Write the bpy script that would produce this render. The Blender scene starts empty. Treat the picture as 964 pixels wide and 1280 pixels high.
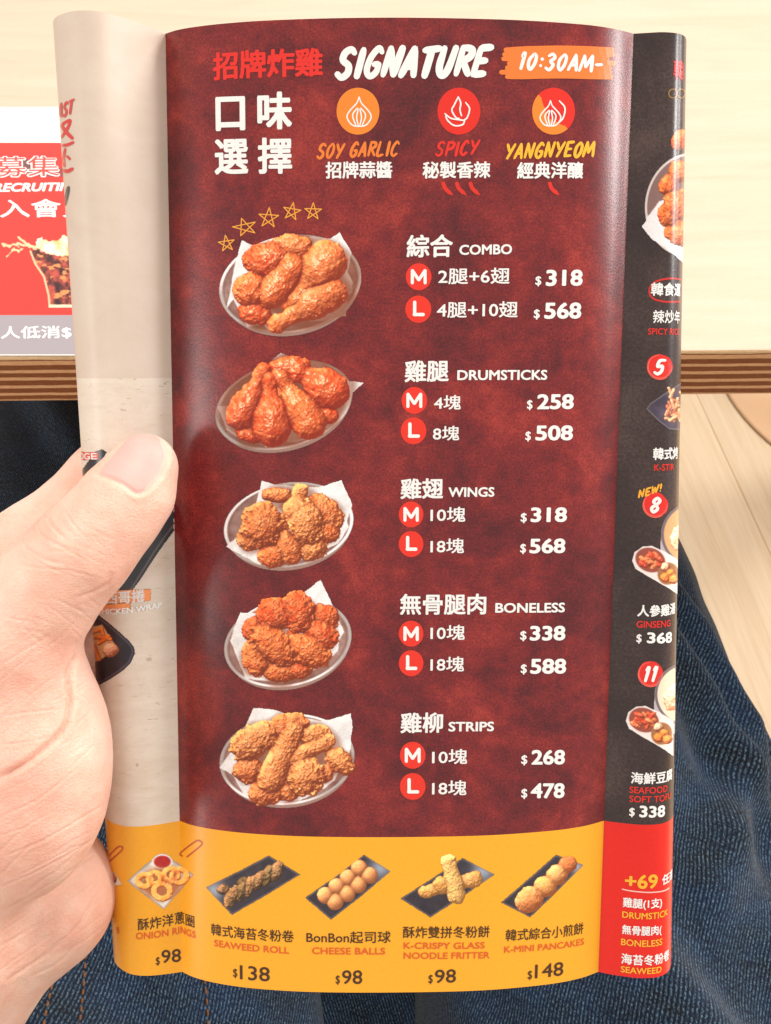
import bpy, bmesh, math, random
import numpy as np
import openvdb
from mathutils import Vector

scene = bpy.context.scene
COL = scene.collection

# ------------------------------------------------------------------ camera, world, lamps
PITCH = math.radians(48.0)
CAM = np.array([0.0, 0.0, 1.05])
FPX = 1372.0                      # focal length in photograph pixels (964 x 1280)
AX = np.array([1.0, 0, 0])
AU = np.array([0, math.sin(PITCH), math.cos(PITCH)])
AF = np.array([0, math.cos(PITCH), -math.sin(PITCH)])

cd = bpy.data.cameras.new('camera')
cam = bpy.data.objects.new('camera', cd)
COL.objects.link(cam)
cam.location = CAM
cam.rotation_euler = (math.pi / 2 - PITCH, 0, 0)
cd.sensor_fit = 'VERTICAL'
cd.angle = 2 * math.atan(640 / FPX)
cd.clip_start = 0.01
cd.clip_end = 60
scene.camera = cam
cd.dof.use_dof = True
cd.dof.focus_distance = 0.242
cd.dof.aperture_fstop = 64

world = bpy.data.worlds.new('World')
scene.world = world
world.use_nodes = True
bg = world.node_tree.nodes['Background']
bg.inputs[0].default_value = (1.0, 0.94, 0.86, 1)
bg.inputs[1].default_value = 0.69


def area(name, loc, target, sx, sy, power, col):
    l = bpy.data.lights.new(name, 'AREA')
    l.shape = 'RECTANGLE'
    l.size = sx
    l.size_y = sy
    l.energy = power
    l.color = col
    o = bpy.data.objects.new(name, l)
    COL.objects.link(o)
    o.location = loc
    d = Vector(target) - Vector(loc)
    o.rotation_euler = d.to_track_quat('-Z', 'Y').to_euler()
    return o


area('ceiling_lamp', (0.10, 0.55, 2.75), (0, 0.30, 0.8), 1.3, 0.9, 29, (1.0, 0.95, 0.885))
area('floor_fill', (2.6, 2.0, 2.6), (0.45, 0.9, 0.0), 1.2, 1.2, 100, (1.0, 0.95, 0.89))  # added unseen lamp that brightens the floor under the table
area('side_lamp', (1.65, 0.14, 1.46), (0.05, 0.22, 0.93), 0.24, 0.36, 11.0, (1.0, 0.98, 0.96))
area('sheen_fill', (1.50, 0.56, 1.06), (0.05, 0.22, 0.93), 0.26, 0.30, 3.2, (1.0, 0.98, 0.96))  # added unseen lamp for the sheen strip on the beige page
area('back_lamp', (-1.50, -0.75, 1.16), (-0.04, 0.15, 0.85), 0.5, 0.9, 12.0, (1.0, 0.96, 0.91))

scene.view_settings.view_transform = 'Standard'
scene.view_settings.look = 'None'
scene.view_settings.exposure = 0.0
scene.view_settings.gamma = 1.0
scene.render.engine = 'CYCLES'


# ------------------------------------------------------------------ helpers
def c2w(p):
    """camera coordinates in mm (right, up, forward) -> world metres"""
    p = np.asarray(p, float) * 0.001
    return CAM + p[..., 0:1] * AX + p[..., 1:2] * AU + p[..., 2:3] * AF


def ray(px, py):
    d = (px - 482) / FPX * AX + (640 - py) / FPX * AU + AF
    return d


def on_z(px, py, z):
    d = ray(px, py)
    return CAM + d * ((z - CAM[2]) / d[2])


def lin(c):
    out = []
    for v in c[:3]:
        v = v / 255.0
        out.append(v / 12.92 if v <= 0.04045 else ((v + 0.055) / 1.055) ** 2.4)
    return tuple(out) + (1.0,)


def linarr(a):
    a = np.clip(a, 0, 255) / 255.0
    return np.where(a <= 0.04045, a / 12.92, ((a + 0.055) / 1.055) ** 2.4)


def tag(o, label=None, cat=None, group=None, kind=None):
    if label: o['label'] = label
    if cat: o['category'] = cat
    if group: o['group'] = group
    if kind: o['kind'] = kind
    return o


def empty(name, loc):
    o = bpy.data.objects.new(name, None)
    o.empty_display_size = 0.02
    COL.objects.link(o)
    o.location = loc
    return o


def mesh_obj(name, verts, faces, mats, parent=None, org=(0, 0, 0), mi=None, smooth=False, uv=None, col=None):
    """link verts (world metres) as one mesh under parent (org = where its thing stands)"""
    me = bpy.data.meshes.new(name)
    v = np.asarray(verts, float) - np.asarray(org, float)
    me.from_pydata(v.tolist(), [], [list(map(int, f)) for f in faces])
    for m in (mats if isinstance(mats, (list, tuple)) else [mats]):
        me.materials.append(m)
    if mi is not None:
        me.polygons.foreach_set('material_index', np.asarray(mi, np.int32))
    if smooth:
        me.polygons.foreach_set('use_smooth', np.ones(len(me.polygons), bool))
    if uv is not None:
        ul = me.uv_layers.new(name='UVMap')
        li = np.empty(len(me.loops), np.int32)
        me.loops.foreach_get('vertex_index', li)
        ul.data.foreach_set('uv', np.asarray(uv, np.float32)[li].ravel())
    if col is not None:
        ca = me.color_attributes.new('print', 'FLOAT_COLOR', 'POINT')
        c4 = np.ones((len(v), 4), np.float32)
        c4[:, :3] = col
        ca.data.foreach_set('color', c4.ravel())
    me.update()
    o = bpy.data.objects.new(name, me)
    COL.objects.link(o)
    if parent is not None:
        o.parent = parent
    return o


# ------------------------------------------------------------------ materials
class N:
    def __init__(self, name, rough=0.5, spec=0.5):
        self.m = bpy.data.materials.new(name)
        self.m.use_nodes = True
        self.t = self.m.node_tree
        self.b = self.t.nodes['Principled BSDF']
        self.b.inputs['Roughness'].default_value = rough
        self.b.inputs['Specular IOR Level'].default_value = spec

    def new(self, ty, **kw):
        n = self.t.nodes.new(ty)
        for k, v in kw.items():
            setattr(n, k, v)
        return n

    def link(self, a, b):
        self.t.links.new(a, b)

    def coords(self, which='UV', scale=(1, 1, 1), rot=(0, 0, 0)):
        tc = self.new('ShaderNodeTexCoord')
        mp = self.new('ShaderNodeMapping')
        mp.inputs['Scale'].default_value = scale
        mp.inputs['Rotation'].default_value = rot
        self.link(tc.outputs[which], mp.inputs[0])
        return mp.outputs[0]

    def noise(self, vec, scale, detail=3, rough=0.5, dist=0.0):
        n = self.new('ShaderNodeTexNoise')
        n.inputs['Scale'].default_value = scale
        n.inputs['Detail'].default_value = detail
        n.inputs['Roughness'].default_value = rough
        n.inputs['Distortion'].default_value = dist
        self.link(vec, n.inputs['Vector'])
        return n.outputs['Fac']

    def ramp(self, fac, stops, interp='LINEAR'):
        r = self.new('ShaderNodeValToRGB')
        r.color_ramp.interpolation = interp
        e = r.color_ramp.elements
        while len(e) < len(stops):
            e.new(0.5)
        for k, (p, c) in enumerate(stops):
            e[k].position = p
            e[k].color = c if isinstance(c, tuple) and len(c) == 4 else (c, c, c, 1)
        self.link(fac, r.inputs[0])
        return r.outputs[0]

    def mix(self, fac, a, b, mode='MIX'):
        n = self.new('ShaderNodeMix', data_type='RGBA', blend_type=mode)
        for sock, v in ((n.inputs['Factor'], fac), (n.inputs[6], a), (n.inputs[7], b)):
            if hasattr(v, 'links'):
                self.link(v, sock)
            else:
                sock.default_value = v
        return n.outputs[2]

    def math(self, op, a, b=0.0):
        n = self.new('ShaderNodeMath', operation=op)
        for sock, v in ((n.inputs[0], a), (n.inputs[1], b)):
            if hasattr(v, 'links'):
                self.link(v, sock)
            else:
                sock.default_value = v
        return n.outputs[0]

    def base(self, c):
        if hasattr(c, 'links'):
            self.link(c, self.b.inputs['Base Color'])
        else:
            self.b.inputs['Base Color'].default_value = c

    def bump(self, h, strength, dist):
        n = self.new('ShaderNodeBump')
        n.inputs['Strength'].default_value = strength
        n.inputs['Distance'].default_value = dist
        self.link(h, n.inputs['Height'])
        self.link(n.outputs[0], self.b.inputs['Normal'])


INK_ROUGH = 0.28
_ink = {}


def ink(rgb):
    """flat printing ink on coated paper, with a faint press grain"""
    if rgb not in _ink:
        n = N('ink_%d_%d_%d' % rgb, INK_ROUGH, 0.5)
        v = n.coords('Object')
        g = n.noise(v, 2600, 2, 0.6)
        c = lin(rgb)
        lo = tuple(x * 0.86 for x in c[:3]) + (1,)
        n.base(n.mix(g, lo, tuple(min(1, x * 1.06) for x in c[:3]) + (1,)))
        _ink[rgb] = n.m
    return _ink[rgb]


def photo_mat():
    n = N('printed_photo', INK_ROUGH, 0.5)
    a = n.new('ShaderNodeAttribute', attribute_name='print')
    n.link(a.outputs['Color'], n.b.inputs['Base Color'])
    return n.m


PHOTO = photo_mat()


def paper_bump(n, vec, k=1.0):
    f = n.noise(vec, 160 , 3, 0.6)
    n.bump(f, 0.16 * k, 0.00012)


def page_red():
    n = N('red_page_print', 0.27, 0.5)
    v = n.coords('UV')
    big = n.noise(v, 4.2, 4, 0.62, 0.7)
    mid = n.noise(v, 22, 4, 0.7)
    fine = n.noise(v, 210, 3, 0.75)
    sp = n.noise(v, 330, 1, 0.5)
    f = n.math('ADD', n.math('MULTIPLY', big, 0.70), n.math('MULTIPLY', mid, 0.40))
    f = n.math('ADD', f, n.math('MULTIPLY', fine, 0.62))
    f = n.math('MULTIPLY', n.math('SUBTRACT', f, 0.60), 2.0)
    c = n.ramp(f, [(0.0, lin((60, 21, 29))), (0.32, lin((92, 26, 32))), (0.6, lin((122, 34, 36))), (1.0, lin((166, 56, 48)))])
    s = n.ramp(sp, [(0.66, 0.0), (0.78, 1.0)])
    c = n.mix(n.math('MULTIPLY', s, 0.35), c, lin((190, 80, 58)))
    n.base(c)
    paper_bump(n, v)
    return n.m


def page_dark():
    n = N('dark_page_print', 0.27, 0.5)
    v = n.coords('UV')
    big = n.noise(v, 5, 4, 0.6, 0.4)
    fine = n.noise(v, 150, 3, 0.7)
    f = n.math('ADD', n.math('MULTIPLY', big, 0.6), n.math('MULTIPLY', fine, 0.5))
    n.base(n.ramp(f, [(0.40, lin((42, 31, 32))), (0.56, lin((58, 44, 43))), (0.78, lin((92, 72, 67)))]))
    paper_bump(n, v)
    return n.m


def page_wood(light):
    n = N('pale_board_print' if light else 'tan_board_print', 0.42, 0.36)
    v = n.coords('UV', (1.0, 3.0, 1) if light else (1.0, 1.4, 1))
    a = n.noise(v, 5, 5, 0.7, 1.1)
    v2 = n.coords('UV', (3.0, 14.0, 1))
    b = n.noise(v2, 9, 3, 0.7, 0.4)
    fine = n.noise(n.coords('UV'), 190, 2, 0.6)
    f = n.math('ADD', n.math('MULTIPLY', a, 0.65), n.math('MULTIPLY', b, 0.22 if light else 0.05))
    f = n.math('ADD', f, n.math('MULTIPLY', fine, 0.14))
    if light:
        fk = n.noise(n.coords('UV', (3.2, 13.0, 1)), 7, 3, 0.6, 1.5)
        c = n.ramp(f, [(0.24, lin((190, 168, 148))), (0.40, lin((216, 200, 184))), (0.6, lin((226, 214, 201)))])
        c = n.mix(n.ramp(fk, [(0.655, 0.0), (0.70, 0.55)]), c, lin((168, 138, 112)))
    else:
        c = n.ramp(f, [(0.25, lin((206, 187, 171))), (0.5, lin((214, 197, 183))), (0.75, lin((220, 205, 193)))])
    n.base(c)
    paper_bump(n, n.coords('UV'))
    return n.m


def page_flat(name, rgb, rgb2):
    n = N(name, 0.27, 0.5)
    v = n.coords('UV')
    f = n.noise(v, 130, 3, 0.7)
    n.base(n.mix(f, lin(rgb), lin(rgb2)))
    paper_bump(n, v)
    return n.m


M_RED, M_DARK = page_red(), page_dark()
M_PALE, M_TAN = page_wood(True), page_wood(False)
M_YEL = page_flat('yellow_band_print', (234, 158, 26), (246, 176, 46))
M_SCARLET = page_flat('scarlet_band_print', (206, 26, 14), (226, 36, 22))
M_WHITEPAPER = page_flat('white_paper', (232, 230, 226), (240, 238, 234))


def table_top_mat():
    n = N('pale_table_laminate', 0.42, 0.4)
    v = n.coords('Object', (2.0, 14, 1))
    a = n.noise(v, 5, 5, 0.6, 0.8)
    b = n.noise(n.coords('Object'), 420, 2, 0.5)
    f = n.math('ADD', n.math('MULTIPLY', a, 0.75), n.math('MULTIPLY', b, 0.2))
    n.base(n.ramp(f, [(0.3, lin((202, 180, 157))), (0.5, lin((210, 188, 166))), (0.7, lin((215, 195, 174)))]))
    return n.m


def ply_edge_mat(ztop, th):
    n = N('plywood_edge', 0.55, 0.3)
    tc = n.new('ShaderNodeTexCoord')
    sep = n.new('ShaderNodeSeparateXYZ')
    n.link(tc.outputs['Object'], sep.inputs[0])
    wob = n.noise(n.coords('Object', (14, 14, 60)), 3.0, 3, 0.6)
    h = n.math('DIVIDE', n.math('SUBTRACT', ztop, sep.outputs[2]), th)
    h = n.math('ADD', h, n.math('MULTIPLY', n.math('SUBTRACT', wob, 0.5), 0.05))
    L, D = lin((236, 184, 136)), lin((122, 64, 30))
    stops = [(0.0, lin((238, 205, 160))), (0.075, D)]
    edges = [0.10, 0.185, 0.29, 0.355, 0.455, 0.52, 0.63, 0.69, 0.79, 0.85, 0.945, 0.985]
    for k, e in enumerate(edges):
        stops.append((e, L if k % 2 == 0 else D))
    c = n.ramp(h, stops, 'CONSTANT')
    gr = n.noise(n.coords('Object', (60, 60, 700)), 4, 4, 0.7)
    c = n.mix(n.ramp(gr, [(0.35, 0.0), (0.7, 0.55)]), c, lin((170, 110, 66)))
    gr2 = n.noise(n.coords('Object', (900, 900, 900)), 1, 2, 0.7)
    c = n.mix(n.math('MULTIPLY', gr2, 0.35), c, lin((150, 100, 60)), 'MULTIPLY')
    n.base(c)
    n.bump(gr, 0.3, 0.0006)
    return n.m


def floor_mat(ang):
    n = N('pale_wood_floor', 0.5, 0.35)
    v = n.coords('Object', (1, 1, 1), (0, 0, -ang))
    vs = n.new('ShaderNodeMapping')
    vs.inputs['Scale'].default_value = (1.4, 26, 1)
    n.link(v, vs.inputs[0])
    a = n.noise(vs.outputs[0], 3.0, 6, 0.66, 0.8)
    vs2 = n.new('ShaderNodeMapping')
    vs2.inputs['Scale'].default_value = (5, 120, 1)
    n.link(v, vs2.inputs[0])
    b = n.noise(vs2.outputs[0], 3.0, 3, 0.6, 0.3)
    f = n.math('ADD', n.math('MULTIPLY', a, 0.7), n.math('MULTIPLY', b, 0.3))
    c = n.ramp(f, [(0.30, lin((212, 184, 148))), (0.5, lin((224, 199, 166))), (0.7, lin((232, 210, 180)))])
    br = n.new('ShaderNodeTexBrick')
    br.inputs['Scale'].default_value = 1
    br.inputs['Brick Width'].default_value = 1.2
    br.inputs['Row Height'].default_value = 0.145
    br.inputs['Mortar Size'].default_value = 0.0014
    br.inputs['Color1'].default_value = (1, 1, 1, 1)
    br.inputs['Color2'].default_value = (0.93, 0.92, 0.91, 1)
    br.inputs['Mortar'].default_value = (0.74, 0.66, 0.58, 1)
    br.offset = 0.37
    n.link(v, br.inputs['Vector'])
    c = n.mix(1.0, c, br.outputs['Color'], 'MULTIPLY')
    n.base(c)
    n.bump(b, 0.15, 0.001)
    return n.m


def shadow_disc_mat():
    n = N('tan_shadow_paint', 0.6, 0.3)  # tan colour standing in for the round floor shadow
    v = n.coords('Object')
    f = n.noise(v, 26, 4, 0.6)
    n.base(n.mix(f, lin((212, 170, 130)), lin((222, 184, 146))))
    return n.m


def denim_mat():
    n = N('dark_denim', 0.85, 0.15)
    v = n.coords('UV')                       # UV in mm
    warp = n.new('ShaderNodeTexNoise')
    warp.inputs['Scale'].default_value = 0.03
    warp.inputs['Detail'].default_value = 2
    n.link(v, warp.inputs['Vector'])
    wv = n.new('ShaderNodeVectorMath', operation='MULTIPLY_ADD')
    wv.inputs[1].default_value = (4.5, 4.5, 0)
    n.link(warp.outputs['Color'], wv.inputs[0])
    n.link(v, wv.inputs[2])
    rt = n.new('ShaderNodeMapping')
    rt.inputs['Rotation'].default_value = (0, 0, -0.30)
    n.link(wv.outputs[0], rt.inputs[0])
    w = n.new('ShaderNodeTexWave', wave_type='BANDS', bands_direction='X')
    w.inputs['Scale'].default_value = 0.235
    w.inputs['Distortion'].default_value = 1.4
    w.inputs['Detail'].default_value = 3
    w.inputs['Detail Scale'].default_value = 3.0
    n.link(rt.outputs[0], w.inputs['Vector'])
    st = n.new('ShaderNodeMapping')
    st.inputs['Scale'].default_value = (1.0, 0.42, 1)
    st.inputs['Rotation'].default_value = (0, 0, -0.5)
    n.link(wv.outputs[0], st.inputs[0])
    fl = n.noise(st.outputs[0], 1.7, 3, 0.85)
    f2 = n.noise(v, 0.035, 5, 0.7)
    line = n.math('MULTIPLY', n.math('POWER', w.outputs['Fac'], 1.4), n.ramp(fl, [(0.47, 0.0), (0.70, 1.0)]))
    base = n.mix(n.ramp(f2, [(0.36, 0.0), (0.64, 1.0)]), lin((5, 10, 21)), lin((17, 37, 64)))
    dk = n.mix(n.math('MULTIPLY', w.outputs['Fac'], n.ramp(fl, [(0.3, 0.3), (0.6, 1.0)])), (0.42, 0.43, 0.46, 1), (1.2, 1.24, 1.3, 1))
    base = n.mix(1.0, base, dk, 'MULTIPLY')
    c = n.mix(n.math('MULTIPLY', line, 0.72), base, lin((128, 162, 186)))
    n.base(c)
    h = n.math('ADD', w.outputs['Fac'], n.math('MULTIPLY', fl, 0.8))
    n.bump(h, 0.35, 0.0006)
    n.b.inputs['Sheen Weight'].default_value = 0.15
    return n.m


def thread_mat():
    n = N('orange_thread', 0.8, 0.2)
    f = n.noise(n.coords('Object'), 700, 2)
    n.base(n.mix(f, lin((86, 56, 38)), lin((138, 92, 58))))
    return n.m


def skin_mat():
    n = N('skin', 0.50, 0.28)
    v = n.coords('Object')
    big = n.noise(v, 38, 3, 0.55)
    mid = n.noise(v, 170, 3, 0.6)
    f = n.math('ADD', n.math('MULTIPLY', big, 0.7), n.math('MULTIPLY', mid, 0.3))
    c = n.ramp(f, [(0.34, lin((227, 168, 149))), (0.5, lin((237, 190, 171))), (0.66, lin((242, 205, 188)))])
    at = n.new('ShaderNodeAttribute', attribute_name='nail')
    sepc = n.new('ShaderNodeSeparateColor')
    n.link(at.outputs['Color'], sepc.inputs[0])
    c = n.mix(sepc.outputs[0], c, lin((232, 176, 168)))
    c = n.mix(sepc.outputs[1], c, lin((238, 202, 190)))       # the free edge of the nail
    n.base(c)
    n.link(n.ramp(sepc.outputs[0], [(0.0, 0.50), (1.0, 0.42)]), n.b.inputs['Roughness'])
    n.b.inputs['Subsurface Weight'].default_value = 0.35
    n.b.inputs['Subsurface Radius'].default_value = (1.0, 0.35, 0.2)
    n.b.inputs['Subsurface Scale'].default_value = 0.0028
    vo = n.new('ShaderNodeTexVoronoi', feature='DISTANCE_TO_EDGE')
    vo.inputs['Scale'].default_value = 900
    st = n.coords('Object', (1.0, 1.0, 1.7))
    dd = n.new('ShaderNodeVectorMath', operation='MULTIPLY_ADD')
    nz = n.new('ShaderNodeTexNoise')
    nz.inputs['Scale'].default_value = 240
    n.link(st, nz.inputs['Vector'])
    dd.inputs[1].default_value = (0.003, 0.003, 0.003)
    n.link(nz.outputs['Color'], dd.inputs[0])
    n.link(st, dd.inputs[2])
    n.link(dd.outputs[0], vo.inputs['Vector'])
    h = n.ramp(vo.outputs['Distance'], [(0.0, 0.0), (0.25, 1.0)])
    st2 = n.coords('Object', (70, 260, 260), (0.2, 0.6, 0.5))
    ln = n.noise(st2, 1.0, 4, 0.65, 0.6)
    hh = n.math('ADD', n.math('MULTIPLY', h, 0.2), n.math('MULTIPLY', ln, 0.7))
    hh = n.math('MULTIPLY', hh, n.math('SUBTRACT', 1.0, n.math('MULTIPLY', sepc.outputs[0], 0.93)))
    n.bump(hh, 0.5, 0.0005)
    return n.m


# ------------------------------------------------------------------ floor, painted shadow disc, table
pa, pb = on_z(907, 495, 0.0), on_z(963, 610, 0.0)
FANG = math.atan2(pb[1] - pa[1], pb[0] - pa[0])
fl = mesh_obj('floor', [(-5, -4, 0), (5, -4, 0), (5, 7, 0), (-5, 7, 0)], [(0, 1, 2, 3)], floor_mat(FANG))
tag(fl, kind='structure')

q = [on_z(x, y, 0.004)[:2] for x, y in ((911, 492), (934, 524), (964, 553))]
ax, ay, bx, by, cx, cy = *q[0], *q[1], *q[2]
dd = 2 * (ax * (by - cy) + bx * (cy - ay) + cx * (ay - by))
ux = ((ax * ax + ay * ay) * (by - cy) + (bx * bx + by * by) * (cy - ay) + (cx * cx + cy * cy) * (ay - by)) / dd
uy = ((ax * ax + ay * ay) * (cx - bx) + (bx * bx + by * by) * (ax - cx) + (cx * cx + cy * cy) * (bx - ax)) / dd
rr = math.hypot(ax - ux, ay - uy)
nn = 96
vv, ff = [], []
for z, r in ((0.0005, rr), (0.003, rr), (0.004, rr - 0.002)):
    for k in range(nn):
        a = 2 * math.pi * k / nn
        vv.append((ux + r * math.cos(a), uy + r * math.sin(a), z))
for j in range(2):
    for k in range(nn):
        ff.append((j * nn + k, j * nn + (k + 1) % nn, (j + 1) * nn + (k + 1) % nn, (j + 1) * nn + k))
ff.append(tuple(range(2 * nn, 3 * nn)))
mo = mesh_obj('painted_shadow', vv, ff, shadow_disc_mat(), org=(ux, uy, 0))  # cast shadow on the floor, painted as a thin tan disc
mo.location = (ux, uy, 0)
tag(mo, 'round tan shadow painted as a thin disc on the pale wood floor under the table', 'mat')  # category 'mat' here means the painted shadow disc, not a real mat

ZT, TH = 0.75, 0.0255
e0, e1 = on_z(0, 446, ZT), on_z(910, 437.5, ZT)
ed = (e1 - e0) / np.linalg.norm(e1 - e0)
pd = np.array([-ed[1], ed[0], 0])
TAB = e0 + ed * 0.25
table = empty('table', (TAB[0], TAB[1], 0))
tag(table, 'pale wooden table with striped plywood edge behind the menu', 'table')
table.rotation_euler = (0, 0, math.atan2(ed[1], ed[0]))


def rounded_box(x0, x1, y0, y1, z0, z1, bev, seg=2):
    bm = bmesh.new()
    r = bmesh.ops.create_cube(bm, size=1)
    for v in r['verts']:
        v.co = Vector(((x0 + x1) / 2 + v.co.x * (x1 - x0), (y0 + y1) / 2 + v.co.y * (y1 - y0), (z0 + z1) / 2 + v.co.z * (z1 - z0)))
    bmesh.ops.bevel(bm, geom=bm.edges[:], offset=bev, segments=seg, affect='EDGES', profile=0.5)
    return bm


def bm_obj(name, bm, mats, parent):
    me = bpy.data.meshes.new(name)
    bm.to_mesh(me)
    bm.free()
    for m in mats:
        me.materials.append(m)
    o = bpy.data.objects.new(name, me)
    COL.objects.link(o)
    o.parent = parent
    return o


bm = rounded_box(-0.65, 0.65, 0, 0.72, ZT - TH, ZT, 0.0012)
for f in bm.faces:
    f.material_index = 0 if f.normal.z > 0.5 else 1
bm_obj('tabletop', bm, [table_top_mat(), ply_edge_mat(ZT, TH)], table)
legm = N('table_leg_wood', 0.5, 0.3)
legm.base(legm.mix(legm.noise(legm.coords('Object', (8, 8, 1)), 9, 4), lin((214, 176, 128)), lin((232, 202, 160))))
for sx in (-0.59, 0.59):
    for sy in (0.06, 0.66):
        bm_obj('leg', rounded_box(sx - 0.025, sx + 0.025, sy - 0.025, sy + 0.025, 0, ZT - TH, 0.003), [legm.m], table)

# ------------------------------------------------------------------ the sheet of the menu
BY, BZ = -0.1321, -0.9912            # page normal in (up, forward): it faces the camera
YT, DT, YB, DB = 102.2, 234.5, -110.1, 262.8
SH = math.hypot(YT - YB, DB - DT)    # height of the sheet in mm


def node(px, w, top):
    d0, y0 = (DT, YT) if top else (DB, YB)
    d = d0 + BZ * w
    return [(px - 482) * d / FPX, y0 + BY * w, d]


def smooth_line(P, n):
    P = np.array(P, float)
    t = np.r_[0, np.cumsum(np.sqrt(np.linalg.norm(np.diff(P, axis=0), axis=1)))]
    T = np.gradient(P, t, axis=0)
    tt = np.linspace(0, t[-1], 1200)
    k = np.clip(np.searchsorted(t, tt, side='right') - 1, 0, len(t) - 2)
    h = (t[k + 1] - t[k])[:, None]
    u = ((tt - t[k]) / (t[k + 1] - t[k]))[:, None]
    Q = ((2 * u**3 - 3 * u**2 + 1) * P[k] + (u**3 - 2 * u**2 + u) * h * T[k] + (-2 * u**3 + 3 * u**2) * P[k + 1] + (u**3 - u**2) * h * T[k + 1])
    s = np.r_[0, np.cumsum(np.linalg.norm(np.diff(Q, axis=0), axis=1))]
    si = np.linspace(0, s[-1], n)
    return np.stack([np.interp(si, s, Q[:, c]) for c in range(3)], 1), s[-1]


TOPS = [
    [(96, -6), (80, -3), (70, 1), (66.5, 6), (67.5, 9.7), (72, 11.9), (85, 14.3), (101.5, 15.4), (122, 14.9), (143, 12.6), (168, 8.6), (188.6, 4.6), (207, 0)],
    [(207, 0), (222, 2.6), (250, 5.2), (300, 7.9), (350, 9.4), (425, 10.6), (500, 10.9), (575, 10.4), (650, 9.2), (710, 7.2), (745, 5.4), (772, 2.9), (792, 0)],
    [(792, 0), (810, 0.6), (828, 1.1), (844, 0.5), (851.5, -0.5), (856, -2), (858, -4.2), (858, -7), (855, -11), (846, -15), (832, -18)]]
BOTS = [
    [(172, -19), (157, -16.5), (147, -12.5), (142.5, -8.5), (143, -5), (149, -2), (164, 1), (184, 1.7), (210, 0.9), (228, 0)],
    [(228, 0), (240, 2.0), (262, 4.2), (300, 6.4), (350, 7.9), (400, 8.6), (500, 8.7), (600, 7.9), (660, 6.3), (700, 4.6), (728, 2.5), (748, 0)],
    [(748, 0), (760, 0.9), (780, 2), (800, 2.7), (820, 2.4), (831.6, 0.9), (836.5, -0.9), (838.5, -3), (838.5, -6), (836, -10), (828, -14), (815, -17)]]
NP = (110, 220, 90)
tops, bots, Sarr, FOLD = [], [], [], []
s0 = 0.0
for k in range(3):
    a, la = smooth_line([node(px, w, True) for px, w in TOPS[k]], NP[k])
    b, lb = smooth_line([node(px, w, False) for px, w in BOTS[k]], NP[k])
    L = (la + lb) / 2
    ss = s0 + np.linspace(0, L, NP[k])
    if k:
        a, b, ss = a[1:], b[1:], ss[1:]
    tops.append(a); bots.append(b); Sarr.append(ss)
    s0 += L
    FOLD.append(s0)
PT, PB, SS = np.concatenate(tops), np.concatenate(bots), np.concatenate(Sarr)
SF1, SF2, SMAX = FOLD


def sheet(S, t):
    S, t = np.asarray(S, float), np.asarray(t, float)
    u = (t / SH)[..., None]
    a = np.stack([np.interp(S, SS, PT[:, c]) for c in range(3)], -1)
    b = np.stack([np.interp(S, SS, PB[:, c]) for c in range(3)], -1)
    return b + (a - b) * u


def sheet_n(S, t, off):
    p = sheet(S, t)
    e = 0.35
    ds = sheet(np.clip(S + e, 0, SMAX), t) - sheet(np.clip(S - e, 0, SMAX), t)
    dt = sheet(S, np.asarray(t) + 0.5) - sheet(S, np.asarray(t) - 0.5)
    n = np.cross(ds, dt)                        # camera coords (right, up, forward) are left-handed
    n /= np.linalg.norm(n, axis=-1, keepdims=True)
    n = np.where(n[..., 2:3] > 0, n, n)
    return p, n


# which sign makes the normal leave the printed side
_p, _n = sheet_n(np.array([(SF1 + SF2) / 2]), np.array([SH / 2]), 0)
NSIGN = -1.0 if _n[0, 2] > 0 else 1.0


def lift(S, t, off):
    p, n = sheet_n(S, t, off)
    return p + NSIGN * n * np.asarray(off)[..., None]


def pix(p):
    return np.stack([482 + FPX * p[..., 0] / p[..., 2], 640 - FPX * p[..., 1] / p[..., 2]], -1)


# inverse: photograph pixel -> (S, t) on the printed side that faces the camera
_gs = np.linspace(0, SMAX, 420)
_gp = pix(sheet(_gs, np.zeros_like(_gs))), pix(sheet(_gs, np.full_like(_gs, SH)))
_mid = pix(sheet(_gs, np.full_like(_gs, SH / 2)))[:, 0]
_lo = int(np.argmin(_mid)); _hi = int(np.argmax(_mid))
S_LO, S_HI = _gs[_lo], _gs[_hi]


def inv(px, py):
    px, py = np.asarray(px, float), np.asarray(py, float)
    t = (1240 - py) / 1215 * SH
    for _ in range(4):
        S = np.full(px.shape, (SF1 + SF2) / 2)
        lo, hi = np.full(px.shape, S_LO), np.full(px.shape, S_HI)
        for _ in range(24):
            S = (lo + hi) / 2
            x = pix(sheet(S, t))[..., 0]
            hi = np.where(x > px, S, hi)
            lo = np.where(x > px, lo, S)
        a = pix(sheet(S, t))[..., 1]
        b = pix(sheet(S, t + 1.0))[..., 1]
        t = np.clip(t + (py - a) / (b - a), -2, SH + 2)
    return S, np.clip(t, 0.02, SH - 0.02)


_c = c2w(sheet(np.array([(SF1 + SF2) / 2]), np.array([0.0])))[0]
menu = empty('folded_menu', _c)
tag(menu, 'folded glossy food menu with dark red fried chicken page held upright above the lap', 'menu')

_, TB = inv(np.array([490.0]), np.array([1046.5]))
TB = float(TB[0])                                # top of the coloured bottom band
_, TSEAM = inv(np.array([150.0]), np.array([473.0]))
TSEAM = float(TSEAM[0])


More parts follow.
